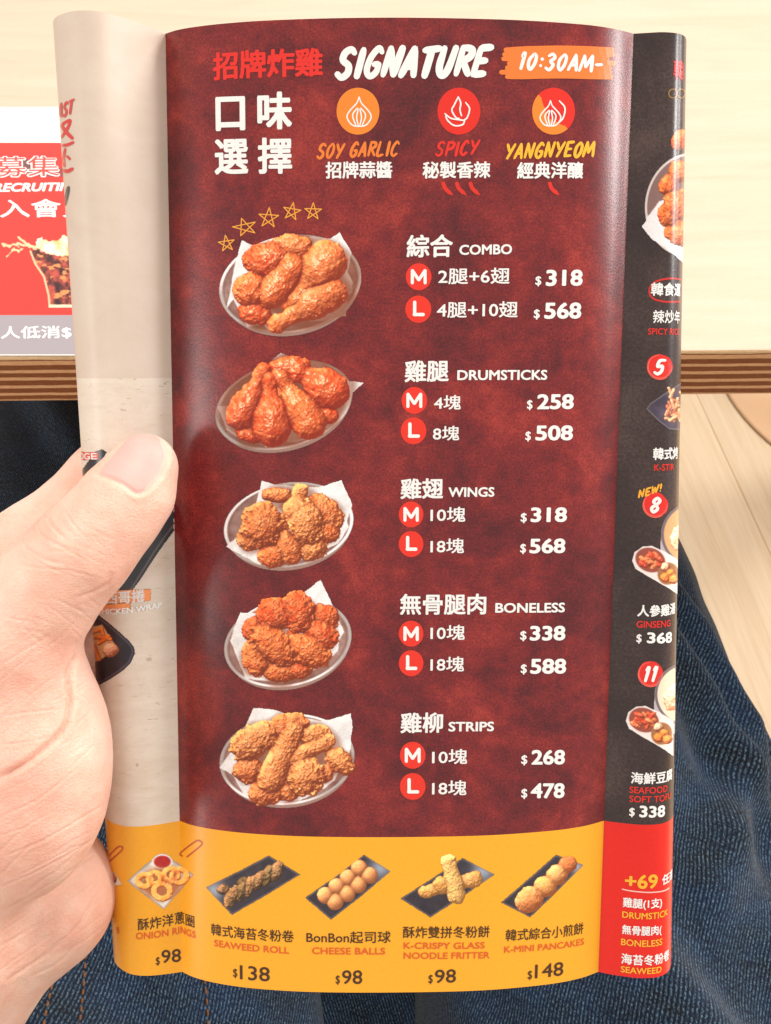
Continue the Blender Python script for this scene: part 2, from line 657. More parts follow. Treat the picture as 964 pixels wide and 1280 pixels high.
def page(sa, sb, n, mats, cuts, label=None):
    S = np.unique(np.r_[SS[(SS > sa + 1e-6) & (SS < sb - 1e-6)], sa, sb])
    T = np.unique(np.r_[np.linspace(0, SH, 40), cuts])
    G = np.stack(np.meshgrid(S, T), -1).reshape(-1, 2)
    P = c2w(sheet(G[:, 0], G[:, 1]))
    w, h = len(S), len(T)
    F, MI = [], []
    for j in range(h - 1):
        tm = (T[j] + T[j + 1]) / 2
        m = sum(tm > c for c in cuts)
        for i in range(w - 1):
            F.append((j * w + i, j * w + i + 1, (j + 1) * w + i + 1, (j + 1) * w + i))
            MI.append(m)
    B = c2w(lift(G[:, 0], G[:, 1], np.full(len(G), -0.11)))
    n = len(P)
    F2 = [tuple(n + k for k in f[::-1]) for f in F]
    ring = [i for i in range(w)] + [j * w + w - 1 for j in range(1, h)] + [(h - 1) * w + i for i in range(w - 2, -1, -1)] + [j * w for j in range(h - 2, 0, -1)]
    m = len(ring)
    R = np.concatenate([P[ring], B[ring]])
    F3 = [(2 * n + k, 2 * n + (k + 1) % m, 2 * n + m + (k + 1) % m, 2 * n + m + k) for k in range(m)]
    GG = np.concatenate([G, G, G[ring], G[ring]]) / 100.0
    o = mesh_obj('page', np.concatenate([P, B, R]), F + F2 + F3, list(mats) + [M_WHITEPAPER], menu, _c, MI + [len(mats)] * (len(F2) + len(F3)), True, GG)
    if label:
        o['label'] = label
    return o


page_l = page(0, SF1, 0, [M_YEL, M_PALE, M_TAN], sorted([TB, TSEAM]), 'beige wood print page curling back at the left')
page_c = page(SF1, SF2, 0, [M_YEL, M_RED], [TB], 'dark red page listing fried chicken and prices')
page_r = page(SF2, SMAX, 0, [M_SCARLET, M_DARK], [TB], 'black page with red band curling back at the right')


def page_for(S):
    return page_l if S < SF1 else (page_c if S < SF2 else page_r)


# ------------------------------------------------------------------ printing: text
class Surface:
    """something printed on: maps photograph pixels to flat coordinates and flat coordinates to world"""
    pass


class MenuSurface(Surface):
    def inv(self, px, py):
        return inv(np.asarray(px, float), np.asarray(py, float))

    def world(self, S, t, off):
        return c2w(lift(np.clip(S, 0.4, SMAX - 0.4), np.clip(t, 0.05, SH - 0.05), off))

    def cuts(self, a, b):
        out = [c for c in (SF1, SF2) if a < c < b]
        if b < SF1 + 2:
            out += list(np.arange(math.floor(a), b, 0.9))
        elif a > SF2 - 2:
            out += list(np.arange(math.floor(a), b, 0.7))
        else:
            out += list(np.arange(math.floor(a), b, 3.0))
        return [c for c in out if a + 1e-3 < c < b - 1e-3]

    def owner(self, s):
        return page_for(s), _c


class FlyerSurface(Surface):
    z = ZT + 0.0005

    def inv(self, px, py):
        px, py = np.asarray(px, float), np.asarray(py, float)
        d = ((px - 482) / FPX)[..., None] * AX + ((640 - py) / FPX)[..., None] * AU + AF
        p = CAM + d * ((self.z - CAM[2]) / d[..., 2:3])
        return p[..., 0] * 1000, p[..., 1] * 1000

    def world(self, S, t, off):
        S = np.asarray(S)
        return np.stack([S * 0.001, np.asarray(t) * 0.001, self.z + np.asarray(off) * 0.001 + 0 * S], -1)

    def cuts(self, a, b):
        return []

    def owner(self, s):
        return flyer, FLY0


MS, FS = MenuSurface(), FlyerSurface()

_texts = []                                   # queued text jobs


def text(s, x0, y0, x1, y1, h, rgb, bold=0.02, off=0.07, surf=MS, shear=0.0, name='lettering', asp=None, jit=0):
    """ink box: bottom-left pixel (x0,y0), bottom-right (x1,y1), height h; x1 None -> natural width times asp"""
    _texts.append(dict(s=s, x0=x0, y0=y0, x1=x1, y1=y1, h=h, rgb=rgb, bold=bold, off=off, surf=surf, shear=shear, name=name, asp=asp))


def flush_text():
    made = []
    for j in _texts:
        cu = bpy.data.curves.new('tmp_text', 'FONT')
        cu.body = j['s']
        cu.size = 1.0
        cu.shear = j['shear']
        cu.resolution_u = 3
        o = bpy.data.objects.new('tmp_text', cu)
        COL.objects.link(o)
        made.append(o)
    bpy.context.view_layer.update()
    dg = bpy.context.evaluated_depsgraph_get()
    meshes = [bpy.data.meshes.new_from_object(o.evaluated_get(dg)) for o in made]
    for o in made:
        cu = o.data
        bpy.data.objects.remove(o)
        bpy.data.curves.remove(cu)
    for j, me in zip(_texts, meshes):
        surf = j['surf']
        co = np.empty(len(me.vertices) * 3)
        me.vertices.foreach_get('co', co)
        co = co.reshape(-1, 3)
        lo, hi = co.min(0), co.max(0)
        S0, T0 = map(float, surf.inv(j['x0'], j['y0']))
        Sh, Th = map(float, surf.inv(j['x0'], j['y0'] - j['h']))
        H = math.hypot(Sh - S0, Th - T0)
        b = j['bold']
        lo, hi = lo - b, hi + b
        u = (co[:, 0] - lo[0]) / (hi[0] - lo[0])
        v = (co[:, 1] - lo[1]) / (hi[1] - lo[1])
        if j['x1'] is None:
            W = (hi[0] - lo[0]) / (hi[1] - lo[1]) * H * (j['asp'] or 1.0)
            S1, T1 = S0 + W, T0 + (j['y1'] or 0) * W
        else:
            S1, T1 = map(float, surf.inv(j['x1'], j['y1']))
        bm = bmesh.new()
        bm.from_mesh(me)
        bmesh.ops.triangulate(bm, faces=bm.faces[:])
        bm.verts.index_update()
        co2 = np.array([v_.co[:2] for v_ in bm.verts])
        fc = [[v_.index for v_ in f_.verts] for f_ in bm.faces]
        bm.clear()
        sh = [(0, 0)] if b < 0.004 else [(b, 0), (-b, 0), (.6 * b, .75 * b), (-.6 * b, -.75 * b), (.6 * b, -.75 * b), (-.6 * b, .75 * b)]
        for li, (sx, sy) in enumerate(sh):
            u = (co2[:, 0] + sx - lo[0]) / (hi[0] - lo[0])
            v = (co2[:, 1] + sy - lo[1]) / (hi[1] - lo[1])
            S = S0 + u * (S1 - S0)
            T = T0 + u * (T1 - T0) + v * H
            if surf is FS:
                S = S + v * (Sh - S0)
            vs = [bm.verts.new((a_, b_, li * 0.004)) for a_, b_ in zip(S, T)]
            for f_ in fc:
                bm.faces.new([vs[k_] for k_ in f_])
        xs = [v_.co.x for v_ in bm.verts]
        for c in surf.cuts(min(xs), max(xs)):
            bmesh.ops.bisect_plane(bm, geom=bm.verts[:] + bm.edges[:] + bm.faces[:], plane_co=(c, 0, 0), plane_no=(1, 0, 0), dist=1e-5)
        bm.verts.index_update()
        q = np.array([v_.co[:] for v_ in bm.verts])
        F = [[v_.index for v_ in f_.verts] for f_ in bm.faces]
        bm.free()
        bpy.data.meshes.remove(me)
        par, org = surf.owner(float(np.median(q[:, 0])))
        mesh_obj(j['name'], surf.world(q[:, 0], q[:, 1], j['off'] + q[:, 2]), F, ink(j['rgb']), par, org)
    _texts.clear()


# ------------------------------------------------------------------ printing: strokes and shapes
def crom(pts, n=8):
    P = np.array(pts, float)
    if len(P) < 3:
        return np.array([P[0] + (P[-1] - P[0]) * k / n for k in range(n + 1)])
    Q = np.vstack([2 * P[0] - P[1], P, 2 * P[-1] - P[-2]])
    out = []
    for i in range(1, len(Q) - 2):
        for k in range(n):
            u = k / n
            out.append(0.5 * ((2 * Q[i]) + (-Q[i - 1] + Q[i + 1]) * u + (2 * Q[i - 1] - 5 * Q[i] + 4 * Q[i + 1] - Q[i + 2]) * u * u + (-Q[i - 1] + 3 * Q[i] - 3 * Q[i + 1] + Q[i + 2]) * u**3))
    out.append(P[-1])
    return np.array(out)


class Art:
    """flat printed art in photograph pixels, laid on a surface as one mesh"""

    def __init__(self, surf=MS):
        self.v, self.f, self.m, self.o, self.mats, self.surf = [], [], [], [], [], surf
        self.k = 0

    def _m(self, rgb):
        if rgb not in self.mats:
            self.mats.append(rgb)
        return self.mats.index(rgb)

    def ribbon(self, pts, w, rgb, off=0.06, smooth=True, taper=(0.75, 0.85), closed=False):
        P = crom(pts) if smooth else np.array(pts, float)
        n = len(P)
        T = np.gradient(P, axis=0)
        T /= np.linalg.norm(T, axis=1, keepdims=True) + 1e-9
        Nn = np.stack([-T[:, 1], T[:, 0]], 1)
        ww = np.interp(np.linspace(0, 1, n), [0, 0.15, 0.8, 1], [taper[0], 1, 1, taper[1]]) * w / 2
        off = off + (self.k % 7) * 0.006
        self.k += 1
        b = len(self.v)
        a0 = P[0] - T[0] * ww[0] * 0.7
        a1 = P[-1] + T[-1] * ww[-1] * 0.7
        rows = [(a0 + Nn[0] * ww[0] * 0.5, a0 - Nn[0] * ww[0] * 0.5)] + [(P[i] + Nn[i] * ww[i], P[i] - Nn[i] * ww[i]) for i in range(n)] + [(a1 + Nn[-1] * ww[-1] * 0.5, a1 - Nn[-1] * ww[-1] * 0.5)]
        nw = max(1, int(math.ceil(w / 3.5)))
        for l, r in rows:
            for k in range(nw + 1):
                self.v.append(l + (r - l) * k / nw)
                self.o.append(off)
        mi = self._m(rgb)
        for i in range(len(rows) - 1):
            for k in range(nw):
                i0 = b + i * (nw + 1) + k
                self.f.append((i0, i0 + 1, i0 + nw + 2, i0 + nw + 1))
                self.m.append(mi)

    def blob(self, pts, rgb, off=0.04):
        """filled star-shaped outline"""
        P = np.array(pts, float)
        c = P.mean(0)
        b = len(self.v)
        rings = [0.0, 0.35, 0.7, 1.0]
        self.v.append(c); self.o.append(off)
        n = len(P)
        for r in rings[1:]:
            for p in P:
                self.v.append(c + (p - c) * r); self.o.append(off)
        mi = self._m(rgb)
        for k in range(n):
            self.f.append((b, b + 1 + k, b + 1 + (k + 1) % n)); self.m.append(mi)
        for r in range(2):
            for k in range(n):
                i0, i1 = b + 1 + r * n + k, b + 1 + r * n + (k + 1) % n
                self.f.append((i0, i1, i1 + n, i0 + n)); self.m.append(mi)

    def ellipse(self, cx, cy, rx, ry, rgb, off=0.04, wob=0.0, seed=0, a0=0, a1=2 * math.pi, n=48):
        rnd = random.Random(seed)
        ph = [rnd.uniform(0, 6.28) for _ in range(4)]
        pts = []
        for k in range(n):
            a = a0 + (a1 - a0) * k / n
            r = 1 + wob * (math.sin(2 * a + ph[0]) + 0.6 * math.sin(3 * a + ph[1]) + 0.35 * math.sin(7 * a + ph[2]))
            pts.append((cx + rx * r * math.cos(a), cy + ry * r * math.sin(a)))
        self.blob(pts, rgb, off)

    def build(self, name):
        V = np.array(self.v)
        S, T = self.surf.inv(V[:, 0], V[:, 1])
        par, org = self.surf.owner(float(np.median(S)))
        W = self.surf.world(S, T, np.array(self.o))
        return mesh_obj(name, W, self.f, [ink(c) for c in self.mats], par, org, self.m)


GL = {
    'S': [[(.92, .86), (.62, 1), (.25, .88), (.22, .62), (.68, .42), (.74, .16), (.4, 0), (.02, .14)]],
    'I': [[(.55, 1), (.45, 0)]],
    'G': [[(.9, .84), (.6, 1), (.2, .66), (.12, .22), (.42, 0), (.78, .14), (.86, .44)], [(.88, .44), (.5, .42)]],
    'N': [[(.08, 0), (.2, 1)], [(.2, 1), (.72, 0)], [(.72, 0), (.92, 1)]],
    'A': [[(.0, 0), (.55, 1)], [(.55, 1), (.88, 0)], [(.2, .33), (.8, .36)]],
    'T': [[(0, .93), (1.05, 1)], [(.52, .97), (.42, 0)]],
    'U': [[(.14, 1), (.08, .3), (.36, 0), (.7, .2), (.92, 1)]],
    'R': [[(.12, 0), (.2, 1)], [(.2, .98), (.82, .9), (.8, .64), (.22, .46)], [(.4, .48), (.95, 0)]],
    'E': [[(.2, 1), (.08, 0)], [(.2, .97), (.92, 1)], [(.15, .5), (.75, .53)], [(.08, .03), (.82, .06)]],
    'O': [[(.55, 1), (.15, .66), (.12, .2), (.42, 0), (.8, .3), (.85, .75), (.6, 1)]],
    'Y': [[(.05, 1), (.42, .5)], [(1, 1), (.3, 0)]],
    'L': [[(.22, 1), (.1, .04), (.85, .06)]],
    'C': [[(.9, .84), (.58, 1), (.18, .64), (.12, .2), (.44, 0), (.84, .16)]],
    'P': [[(.12, 0), (.22, 1)], [(.22, .98), (.9, .88), (.82, .56), (.2, .42)]],
    'M': [[(-.02, 0), (.2, 1)], [(.2, 1), (.45, .25)], [(.45, .25), (.86, 1)], [(.86, 1), (.98, 0)]],
    'W': [[(.05, 1), (.18, 0)], [(.18, 0), (.5, .75)], [(.5, .75), (.68, 0)], [(.68, 0), (1.05, 1)]],
    '0': [[(.55, 1), (.15, .62), (.15, .2), (.42, 0), (.75, .35), (.8, .8), (.58, 1)]],
    '1': [[(.25, .78), (.62, 1), (.42, 0)]],
    '3': [[(.15, .88), (.55, 1), (.82, .78), (.45, .54), (.78, .32), (.45, 0), (.05, .12)]],
    '5': [[(.9, 1), (.35, .96), (.22, .56), (.7, .56), (.72, .2), (.38, 0), (.02, .12)]],
    '8': [[(.55, .52), (.22, .76), (.55, 1), (.85, .8), (.55, .52), (.15, .28), (.4, 0), (.78, .22), (.55, .52)]],
    ':': [[(.4, .3), (.41, .22)], [(.48, .72), (.49, .64)]],
    '-': [[(.1, .42), (.75, .44)]],
    '!': [[(.6, 1), (.48, .35)], [(.42, .08), (.43, .02)]],
    ' ': [],
}
WID = {'I': .45, '1': .62, ':': .5, '-': .8, ' ': .55, 'M': 1.25, 'W': 1.25, '!': .5, 'N': 1.1}


def brush(art, s, x0, y0, x1, y1, h, w, rgb, slant=0.18, seed=1, off=0.07, gap=0.22):
    rnd = random.Random(seed)
    tot = sum(WID.get(c, 1.0) + gap for c in s) - gap
    x = 0.0
    for c in s:
        cw = WID.get(c, 1.0)
        dy = rnd.uniform(-.04, .04)
        for st in GL[c]:
            P = []
            for (a, b) in st:
                a = a * (1 if cw >= .8 else cw) if c in 'I1:-!' else a * cw
                b = b + dy
                f = (x + a) / tot
                P.append((x0 + (x1 - x0) * f + slant * b * h, y0 + (y1 - y0) * f - b * h))
            art.ribbon(P, w * rnd.uniform(.9, 1.12), rgb, off)
        x += cw + gap


# ------------------------------------------------------------------ printing: little food pictures
def vnoise(x, y, seed):
    xi, yi = np.floor(x).astype(np.int64), np.floor(y).astype(np.int64)
    fx, fy = x - xi, y - yi
    fx, fy = fx * fx * (3 - 2 * fx), fy * fy * (3 - 2 * fy)

    def h(a, b):
        n = (a * 374761393 + b * 668265263 + seed * 1442695041) & 0xFFFFFFFF
        n = ((n ^ (n >> 13)) * 1274126177) & 0xFFFFFFFF
        return ((n ^ (n >> 16)) & 0xFFFF) / 65535.0
    a, b, c, d = h(xi, yi), h(xi + 1, yi), h(xi, yi + 1), h(xi + 1, yi + 1)
    return (a * (1 - fx) + b * fx) * (1 - fy) + (c * (1 - fx) + d * fx) * fy


def fbm(x, y, seed, o=3):
    r, a, t = 0, 1.0, 0
    for k in range(o):
        r = r + a * vnoise(x * 2**k, y * 2**k, seed + k * 17)
        t += a
        a *= 0.55
    return r / t


def boxblur(a, r):
    for ax in (0, 1):
        p = np.pad(a, [(r + 1, r) if i == ax else (0, 0) for i in (0, 1)], mode='edge')
        c = np.cumsum(p, axis=ax)
        n = 2 * r + 1
        a = (np.take(c, range(n, c.shape[ax]), ax) - np.take(c, range(0, c.shape[ax] - n), ax)) / n
    return a


def inpoly(X, Y, P):
    ins = np.zeros(X.shape, bool)
    n = len(P)
    for i in range(n):
        x1, y1 = P[i]
        x2, y2 = P[(i + 1) % n]
        if y1 == y2:
            continue
        c = ((y1 > Y) != (y2 > Y)) & (X < (x2 - x1) * (Y - y1) / (y2 - y1) + x1)
        ins ^= c
    return ins


def segdist(X, Y, P, closed=True):
    D = np.full(X.shape, 1e9)
    n = len(P)
    for i in range(n if closed else n - 1):
        ax, ay = P[i]
        bx, by = P[(i + 1) % n]
        dx, dy = bx - ax, by - ay
        h = np.clip(((X - ax) * dx + (Y - ay) * dy) / (dx * dx + dy * dy + 1e-9), 0, 1)
        D = np.minimum(D, np.hypot(X - ax - h * dx, Y - ay - h * dy))
    return D


def sm(x, a, b):
    u = np.clip((x - a) / (b - a), 0, 1)
    return u * u * (3 - 2 * u)


class Pic:
    """a printed picture: colours worked out point by point on a fine grid"""

    def __init__(self, x0, y0, x1, y1, seed=0, step=0.8):
        self.nx, self.ny = int((x1 - x0) / step) + 1, int((y1 - y0) / step) + 1
        self.X, self.Y = np.meshgrid(np.linspace(x0, x1, self.nx), np.linspace(y0, y1, self.ny))
        self.C = np.zeros(self.X.shape + (3,))
        self.A = np.zeros(self.X.shape)
        self.seed = seed
        self.clear()

    def clear(self):
        self.H = np.full(self.X.shape, -1.0)
        self.B = np.zeros(self.X.shape + (3,))
        self.K = np.zeros(self.X.shape)

    def fill(self, mask, rgb):
        m = np.clip(np.asarray(mask, float), 0, 1)
        rgb = np.asarray(rgb, float)
        self.C = self.C * (1 - m[..., None]) + rgb * m[..., None]
        self.A = np.maximum(self.A, m)

    def polym(self, P, wob=0.0, soft=0.9):
        X = self.X + wob * (fbm(self.X / 6, self.Y / 6, self.seed + 3) - .5)
        Y = self.Y + wob * (fbm(self.X / 6, self.Y / 6, self.seed + 5) - .5)
        d = segdist(X, Y, P) * np.where(inpoly(X, Y, P), 1, -1)
        return sm(d, -soft, soft)

    def ellm(self, cx, cy, rx, ry, ang, soft=1.0):
        a = math.radians(ang)
        u = (self.X - cx) * math.cos(a) + (self.Y - cy) * math.sin(a)
        v = -(self.X - cx) * math.sin(a) + (self.Y - cy) * math.cos(a)
        d = (1 - np.sqrt((u / rx)**2 + (v / ry)**2)) * min(rx, ry)
        return sm(d, -soft, soft), np.arctan2(v / ry, u / rx), d

    def _add(self, d, r, z, rgb, k=0.0):
        h = z + r * np.sqrt(np.clip(1 - d * d, 0, 1))
        m = (d < 1) & (h > self.H)
        self.H = np.where(m, h, self.H)
        self.B[m] = rgb
        self.K = np.where(m, k, self.K)

    def lump(self, cx, cy, rx, ry, ang, rgb, z=0, wob=.35, k=1.0):
        a = math.radians(ang)
        s = self.seed + int(cx * 3 + cy * 7)
        X = self.X + wob * rx * (fbm(self.X / 7, self.Y / 7, s) - .5)
        Y = self.Y + wob * ry * (fbm(self.X / 7, self.Y / 7, s + 9) - .5)
        u = (X - cx) * math.cos(a) + (Y - cy) * math.sin(a)
        v = -(X - cx) * math.sin(a) + (Y - cy) * math.cos(a)
        self._add(np.sqrt((u / rx)**2 + (v / ry)**2), min(rx, ry), z, rgb, k)

    def limb(self, ax, ay, ra, bx, by, rb, rgb, z=0, wob=2.2, k=1.0, p=1.3):
        s = self.seed + int(ax * 3 + by * 7)
        X = self.X + wob * 2 * (fbm(self.X / 8, self.Y / 8, s) - .5)
        Y = self.Y + wob * 2 * (fbm(self.X / 8, self.Y / 8, s + 9) - .5)
        dx, dy = bx - ax, by - ay
        h = np.clip(((X - ax) * dx + (Y - ay) * dy) / (dx * dx + dy * dy), 0, 1)
        r = rb + (ra - rb) * (1 - sm(h, .22, .82)) + rb * .22 * np.exp(-((h - 1) / .14)**2) * (ra > 1.4 * rb)
        d = np.hypot(X - ax - h * dx, Y - ay - h * dy) / r
        zz = z
        h2 = zz + r * np.sqrt(np.clip(1 - d * d, 0, 1))
        m = (d < 1) & (h2 > self.H)
        self.H = np.where(m, h2, self.H)
        self.B[m] = rgb
        self.K = np.where(m, k, self.K)

    def ring(self, cx, cy, R, r, sq, rgb, z=0):
        d0 = np.hypot(self.X - cx, (self.Y - cy) / sq)
        d0 = d0 + 1.2 * (fbm(self.X / 4, self.Y / 4, self.seed + int(cx)) - .5)
        self._add(np.abs(d0 - R) / r, r, z, rgb, 1.0)

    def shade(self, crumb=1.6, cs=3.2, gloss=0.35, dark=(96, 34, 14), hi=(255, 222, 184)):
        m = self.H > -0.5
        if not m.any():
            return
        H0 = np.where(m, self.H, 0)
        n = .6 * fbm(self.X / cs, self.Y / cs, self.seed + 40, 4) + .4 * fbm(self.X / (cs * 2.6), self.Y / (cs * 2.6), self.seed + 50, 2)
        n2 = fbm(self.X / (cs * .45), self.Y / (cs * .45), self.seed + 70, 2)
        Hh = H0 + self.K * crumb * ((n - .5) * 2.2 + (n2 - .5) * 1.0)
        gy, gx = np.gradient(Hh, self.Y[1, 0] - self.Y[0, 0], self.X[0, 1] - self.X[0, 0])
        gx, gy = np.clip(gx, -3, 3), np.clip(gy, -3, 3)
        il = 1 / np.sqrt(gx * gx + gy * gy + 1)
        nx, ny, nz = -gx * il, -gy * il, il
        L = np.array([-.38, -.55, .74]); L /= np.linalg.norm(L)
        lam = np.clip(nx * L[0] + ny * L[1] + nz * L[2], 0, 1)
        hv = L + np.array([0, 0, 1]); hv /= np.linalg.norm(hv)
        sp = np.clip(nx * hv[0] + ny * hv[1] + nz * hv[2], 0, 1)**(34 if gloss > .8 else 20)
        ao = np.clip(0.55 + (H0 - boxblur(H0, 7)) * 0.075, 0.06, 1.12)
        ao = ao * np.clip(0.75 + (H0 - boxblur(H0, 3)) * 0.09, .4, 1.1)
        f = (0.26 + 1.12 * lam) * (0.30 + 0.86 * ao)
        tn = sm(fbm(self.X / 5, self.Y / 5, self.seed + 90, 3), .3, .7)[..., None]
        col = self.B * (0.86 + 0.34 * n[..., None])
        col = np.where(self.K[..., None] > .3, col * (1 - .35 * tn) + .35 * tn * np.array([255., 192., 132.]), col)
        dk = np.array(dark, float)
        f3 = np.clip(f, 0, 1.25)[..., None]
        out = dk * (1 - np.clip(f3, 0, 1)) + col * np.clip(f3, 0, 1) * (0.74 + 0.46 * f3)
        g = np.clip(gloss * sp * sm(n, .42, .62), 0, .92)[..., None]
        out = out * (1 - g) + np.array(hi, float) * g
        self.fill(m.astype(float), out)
        self.clear()

    def build(self, name, surf=MS, off=0.045):
        # crop to what the picture covers and drop the cells with nothing printed
        keep = self.A > 0.35
        idx = -np.ones(self.X.shape, np.int64)
        q = keep[:-1, :-1] & keep[1:, :-1] & keep[:-1, 1:] & keep[1:, 1:]
        use = np.zeros(self.X.shape, bool)
        for a, b in ((0, 0), (1, 0), (0, 1), (1, 1)):
            use[a:a + q.shape[0], b:b + q.shape[1]] |= q
        idx[use] = np.arange(use.sum())
        S, T = surf.inv(self.X[use], self.Y[use])
        j, i = np.nonzero(q)
        F = np.stack([idx[j, i], idx[j + 1, i], idx[j + 1, i + 1], idx[j, i + 1]], 1)
        par, org = surf.owner(float(np.median(S)))
        W = surf.world(S, T, np.full(S.shape, off))
        grain = 1 + 0.10 * (np.random.RandomState(self.seed).rand(*S.shape) - .5)
        c = linarr(self.C[use] * grain[:, None] * 1.03)
        return mesh_obj(name, W, F, PHOTO, par, org, smooth=True, col=c)


OR1, OR2, OR3, OR4 = (242, 118, 58), (232, 90, 42), (240, 132, 72), (246, 154, 88)


def bowl(cx, cy, rx, ry, ang, paper, seed, pieces, gloss=.35, crumb=1.6, cs=3.2, grow=1.1, dark=(100, 32, 12)):
    p = Pic(cx - rx - 16, cy - ry - 26, cx + rx + 18, cy + ry + 12, seed)
    m, th, d = p.ellm(cx, cy, rx, ry, ang)
    # the outer wall below the rim
    m2, _, _ = p.ellm(cx + 1, cy + 4.5, rx * .96, ry * .99, ang)
    p.fill(m2 * (p.Y > cy), (152, 118, 108))
    inner = np.stack([138 + 70 * (fbm(p.X / 12, p.Y / 12, seed) - .3), 98 + 84 * (fbm(p.X / 12, p.Y / 12, seed) - .3), 90 + 88 * (fbm(p.X / 12, p.Y / 12, seed) - .3)], -1)
    p.fill(m, inner)
    hl = sm(np.sin(th * 2 + 1.2 + seed) * .5 + .5, .25, .8)
    rim = sm(-np.abs(d - 1.6), -2.0, -0.6)
    p.fill(rim * m, np.stack([176 + 72 * hl, 164 + 80 * hl, 160 + 86 * hl], -1))
    rim2 = sm(-np.abs(d - 4.5), -1.1, -0.2) * .5
    p.fill(rim2 * m, (110, 84, 78))
    pm = p.polym(paper, 2.0)
    f = fbm(p.X / 16, p.Y / 16, seed + 11, 3)
    f2 = fbm((p.X + p.Y) / 9, (p.X - p.Y) / 30, seed + 21, 2)
    v = 208 + 30 * f + 30 * (f2 - .5)
    p.fill(pm, np.stack([v + 6, v + 2, v + 2], -1))
    dd = segdist(p.X, p.Y, paper)
    p.fill(pm * sm(-dd, -1.6, -.4) * .5, (246, 243, 242))
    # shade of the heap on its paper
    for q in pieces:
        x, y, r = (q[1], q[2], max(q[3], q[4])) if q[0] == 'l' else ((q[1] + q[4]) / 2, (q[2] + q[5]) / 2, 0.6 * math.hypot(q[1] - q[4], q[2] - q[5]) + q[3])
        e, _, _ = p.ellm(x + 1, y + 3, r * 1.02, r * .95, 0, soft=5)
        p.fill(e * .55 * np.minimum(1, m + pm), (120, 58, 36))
    rnd = random.Random(seed)
    for k in range(16):
        qa, qb = rnd.sample(pieces, 2)
        t = rnd.uniform(.35, .65)
        p.lump(qa[1] * t + qb[1] * (1 - t), qa[2] * t + qb[2] * (1 - t), rnd.uniform(9, 14), rnd.uniform(7, 11), rnd.uniform(0, 180), (198, 84, 36), z=-7)
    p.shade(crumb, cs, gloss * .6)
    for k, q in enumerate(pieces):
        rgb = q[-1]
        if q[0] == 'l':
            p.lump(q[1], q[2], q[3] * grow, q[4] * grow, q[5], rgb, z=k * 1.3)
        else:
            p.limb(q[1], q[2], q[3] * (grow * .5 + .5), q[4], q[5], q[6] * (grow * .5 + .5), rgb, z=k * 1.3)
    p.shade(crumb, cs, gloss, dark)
    p.build('dish_photo')


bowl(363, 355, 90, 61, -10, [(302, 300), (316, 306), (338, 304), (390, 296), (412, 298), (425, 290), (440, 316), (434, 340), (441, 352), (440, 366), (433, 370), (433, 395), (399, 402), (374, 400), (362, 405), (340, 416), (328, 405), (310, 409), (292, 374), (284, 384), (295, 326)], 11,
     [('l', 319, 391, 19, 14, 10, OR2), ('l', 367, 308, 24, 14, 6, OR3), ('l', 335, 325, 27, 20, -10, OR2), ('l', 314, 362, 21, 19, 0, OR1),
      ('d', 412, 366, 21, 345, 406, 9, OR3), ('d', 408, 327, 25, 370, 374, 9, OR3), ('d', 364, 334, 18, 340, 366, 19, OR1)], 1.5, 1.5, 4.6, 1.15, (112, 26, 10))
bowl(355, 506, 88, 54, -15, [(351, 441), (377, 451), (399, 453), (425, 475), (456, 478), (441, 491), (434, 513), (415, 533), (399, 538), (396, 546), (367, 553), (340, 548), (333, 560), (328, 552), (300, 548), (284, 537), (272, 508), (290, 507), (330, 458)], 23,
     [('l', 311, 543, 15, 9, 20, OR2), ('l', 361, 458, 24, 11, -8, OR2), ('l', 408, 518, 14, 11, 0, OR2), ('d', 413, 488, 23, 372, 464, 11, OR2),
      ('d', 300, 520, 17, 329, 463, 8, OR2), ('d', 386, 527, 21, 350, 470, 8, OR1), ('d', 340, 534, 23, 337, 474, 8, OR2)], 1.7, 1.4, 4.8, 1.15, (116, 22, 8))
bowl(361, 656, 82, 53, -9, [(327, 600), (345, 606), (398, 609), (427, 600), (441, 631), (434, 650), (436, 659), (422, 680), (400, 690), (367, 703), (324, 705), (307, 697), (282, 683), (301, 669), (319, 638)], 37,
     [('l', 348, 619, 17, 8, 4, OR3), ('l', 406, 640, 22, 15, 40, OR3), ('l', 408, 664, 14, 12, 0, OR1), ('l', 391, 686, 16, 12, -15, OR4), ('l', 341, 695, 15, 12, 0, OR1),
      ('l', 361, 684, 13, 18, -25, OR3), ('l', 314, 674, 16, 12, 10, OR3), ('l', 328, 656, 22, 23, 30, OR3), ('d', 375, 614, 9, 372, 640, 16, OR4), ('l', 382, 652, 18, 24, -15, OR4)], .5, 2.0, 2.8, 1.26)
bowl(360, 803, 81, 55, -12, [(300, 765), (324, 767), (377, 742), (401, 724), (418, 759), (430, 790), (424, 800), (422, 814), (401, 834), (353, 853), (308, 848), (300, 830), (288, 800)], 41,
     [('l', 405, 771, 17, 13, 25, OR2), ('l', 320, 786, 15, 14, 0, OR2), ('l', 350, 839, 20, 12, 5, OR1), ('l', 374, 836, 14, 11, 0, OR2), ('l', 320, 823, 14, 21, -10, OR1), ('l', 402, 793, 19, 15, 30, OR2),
      ('l', 343, 768, 20, 18, 0, OR2), ('l', 373, 765, 18, 24, -15, OR2), ('l', 386, 813, 25, 17, 28, OR1), ('l', 342, 806, 29, 18, 35, OR1)], .5, 2.2, 2.8, 1.2)
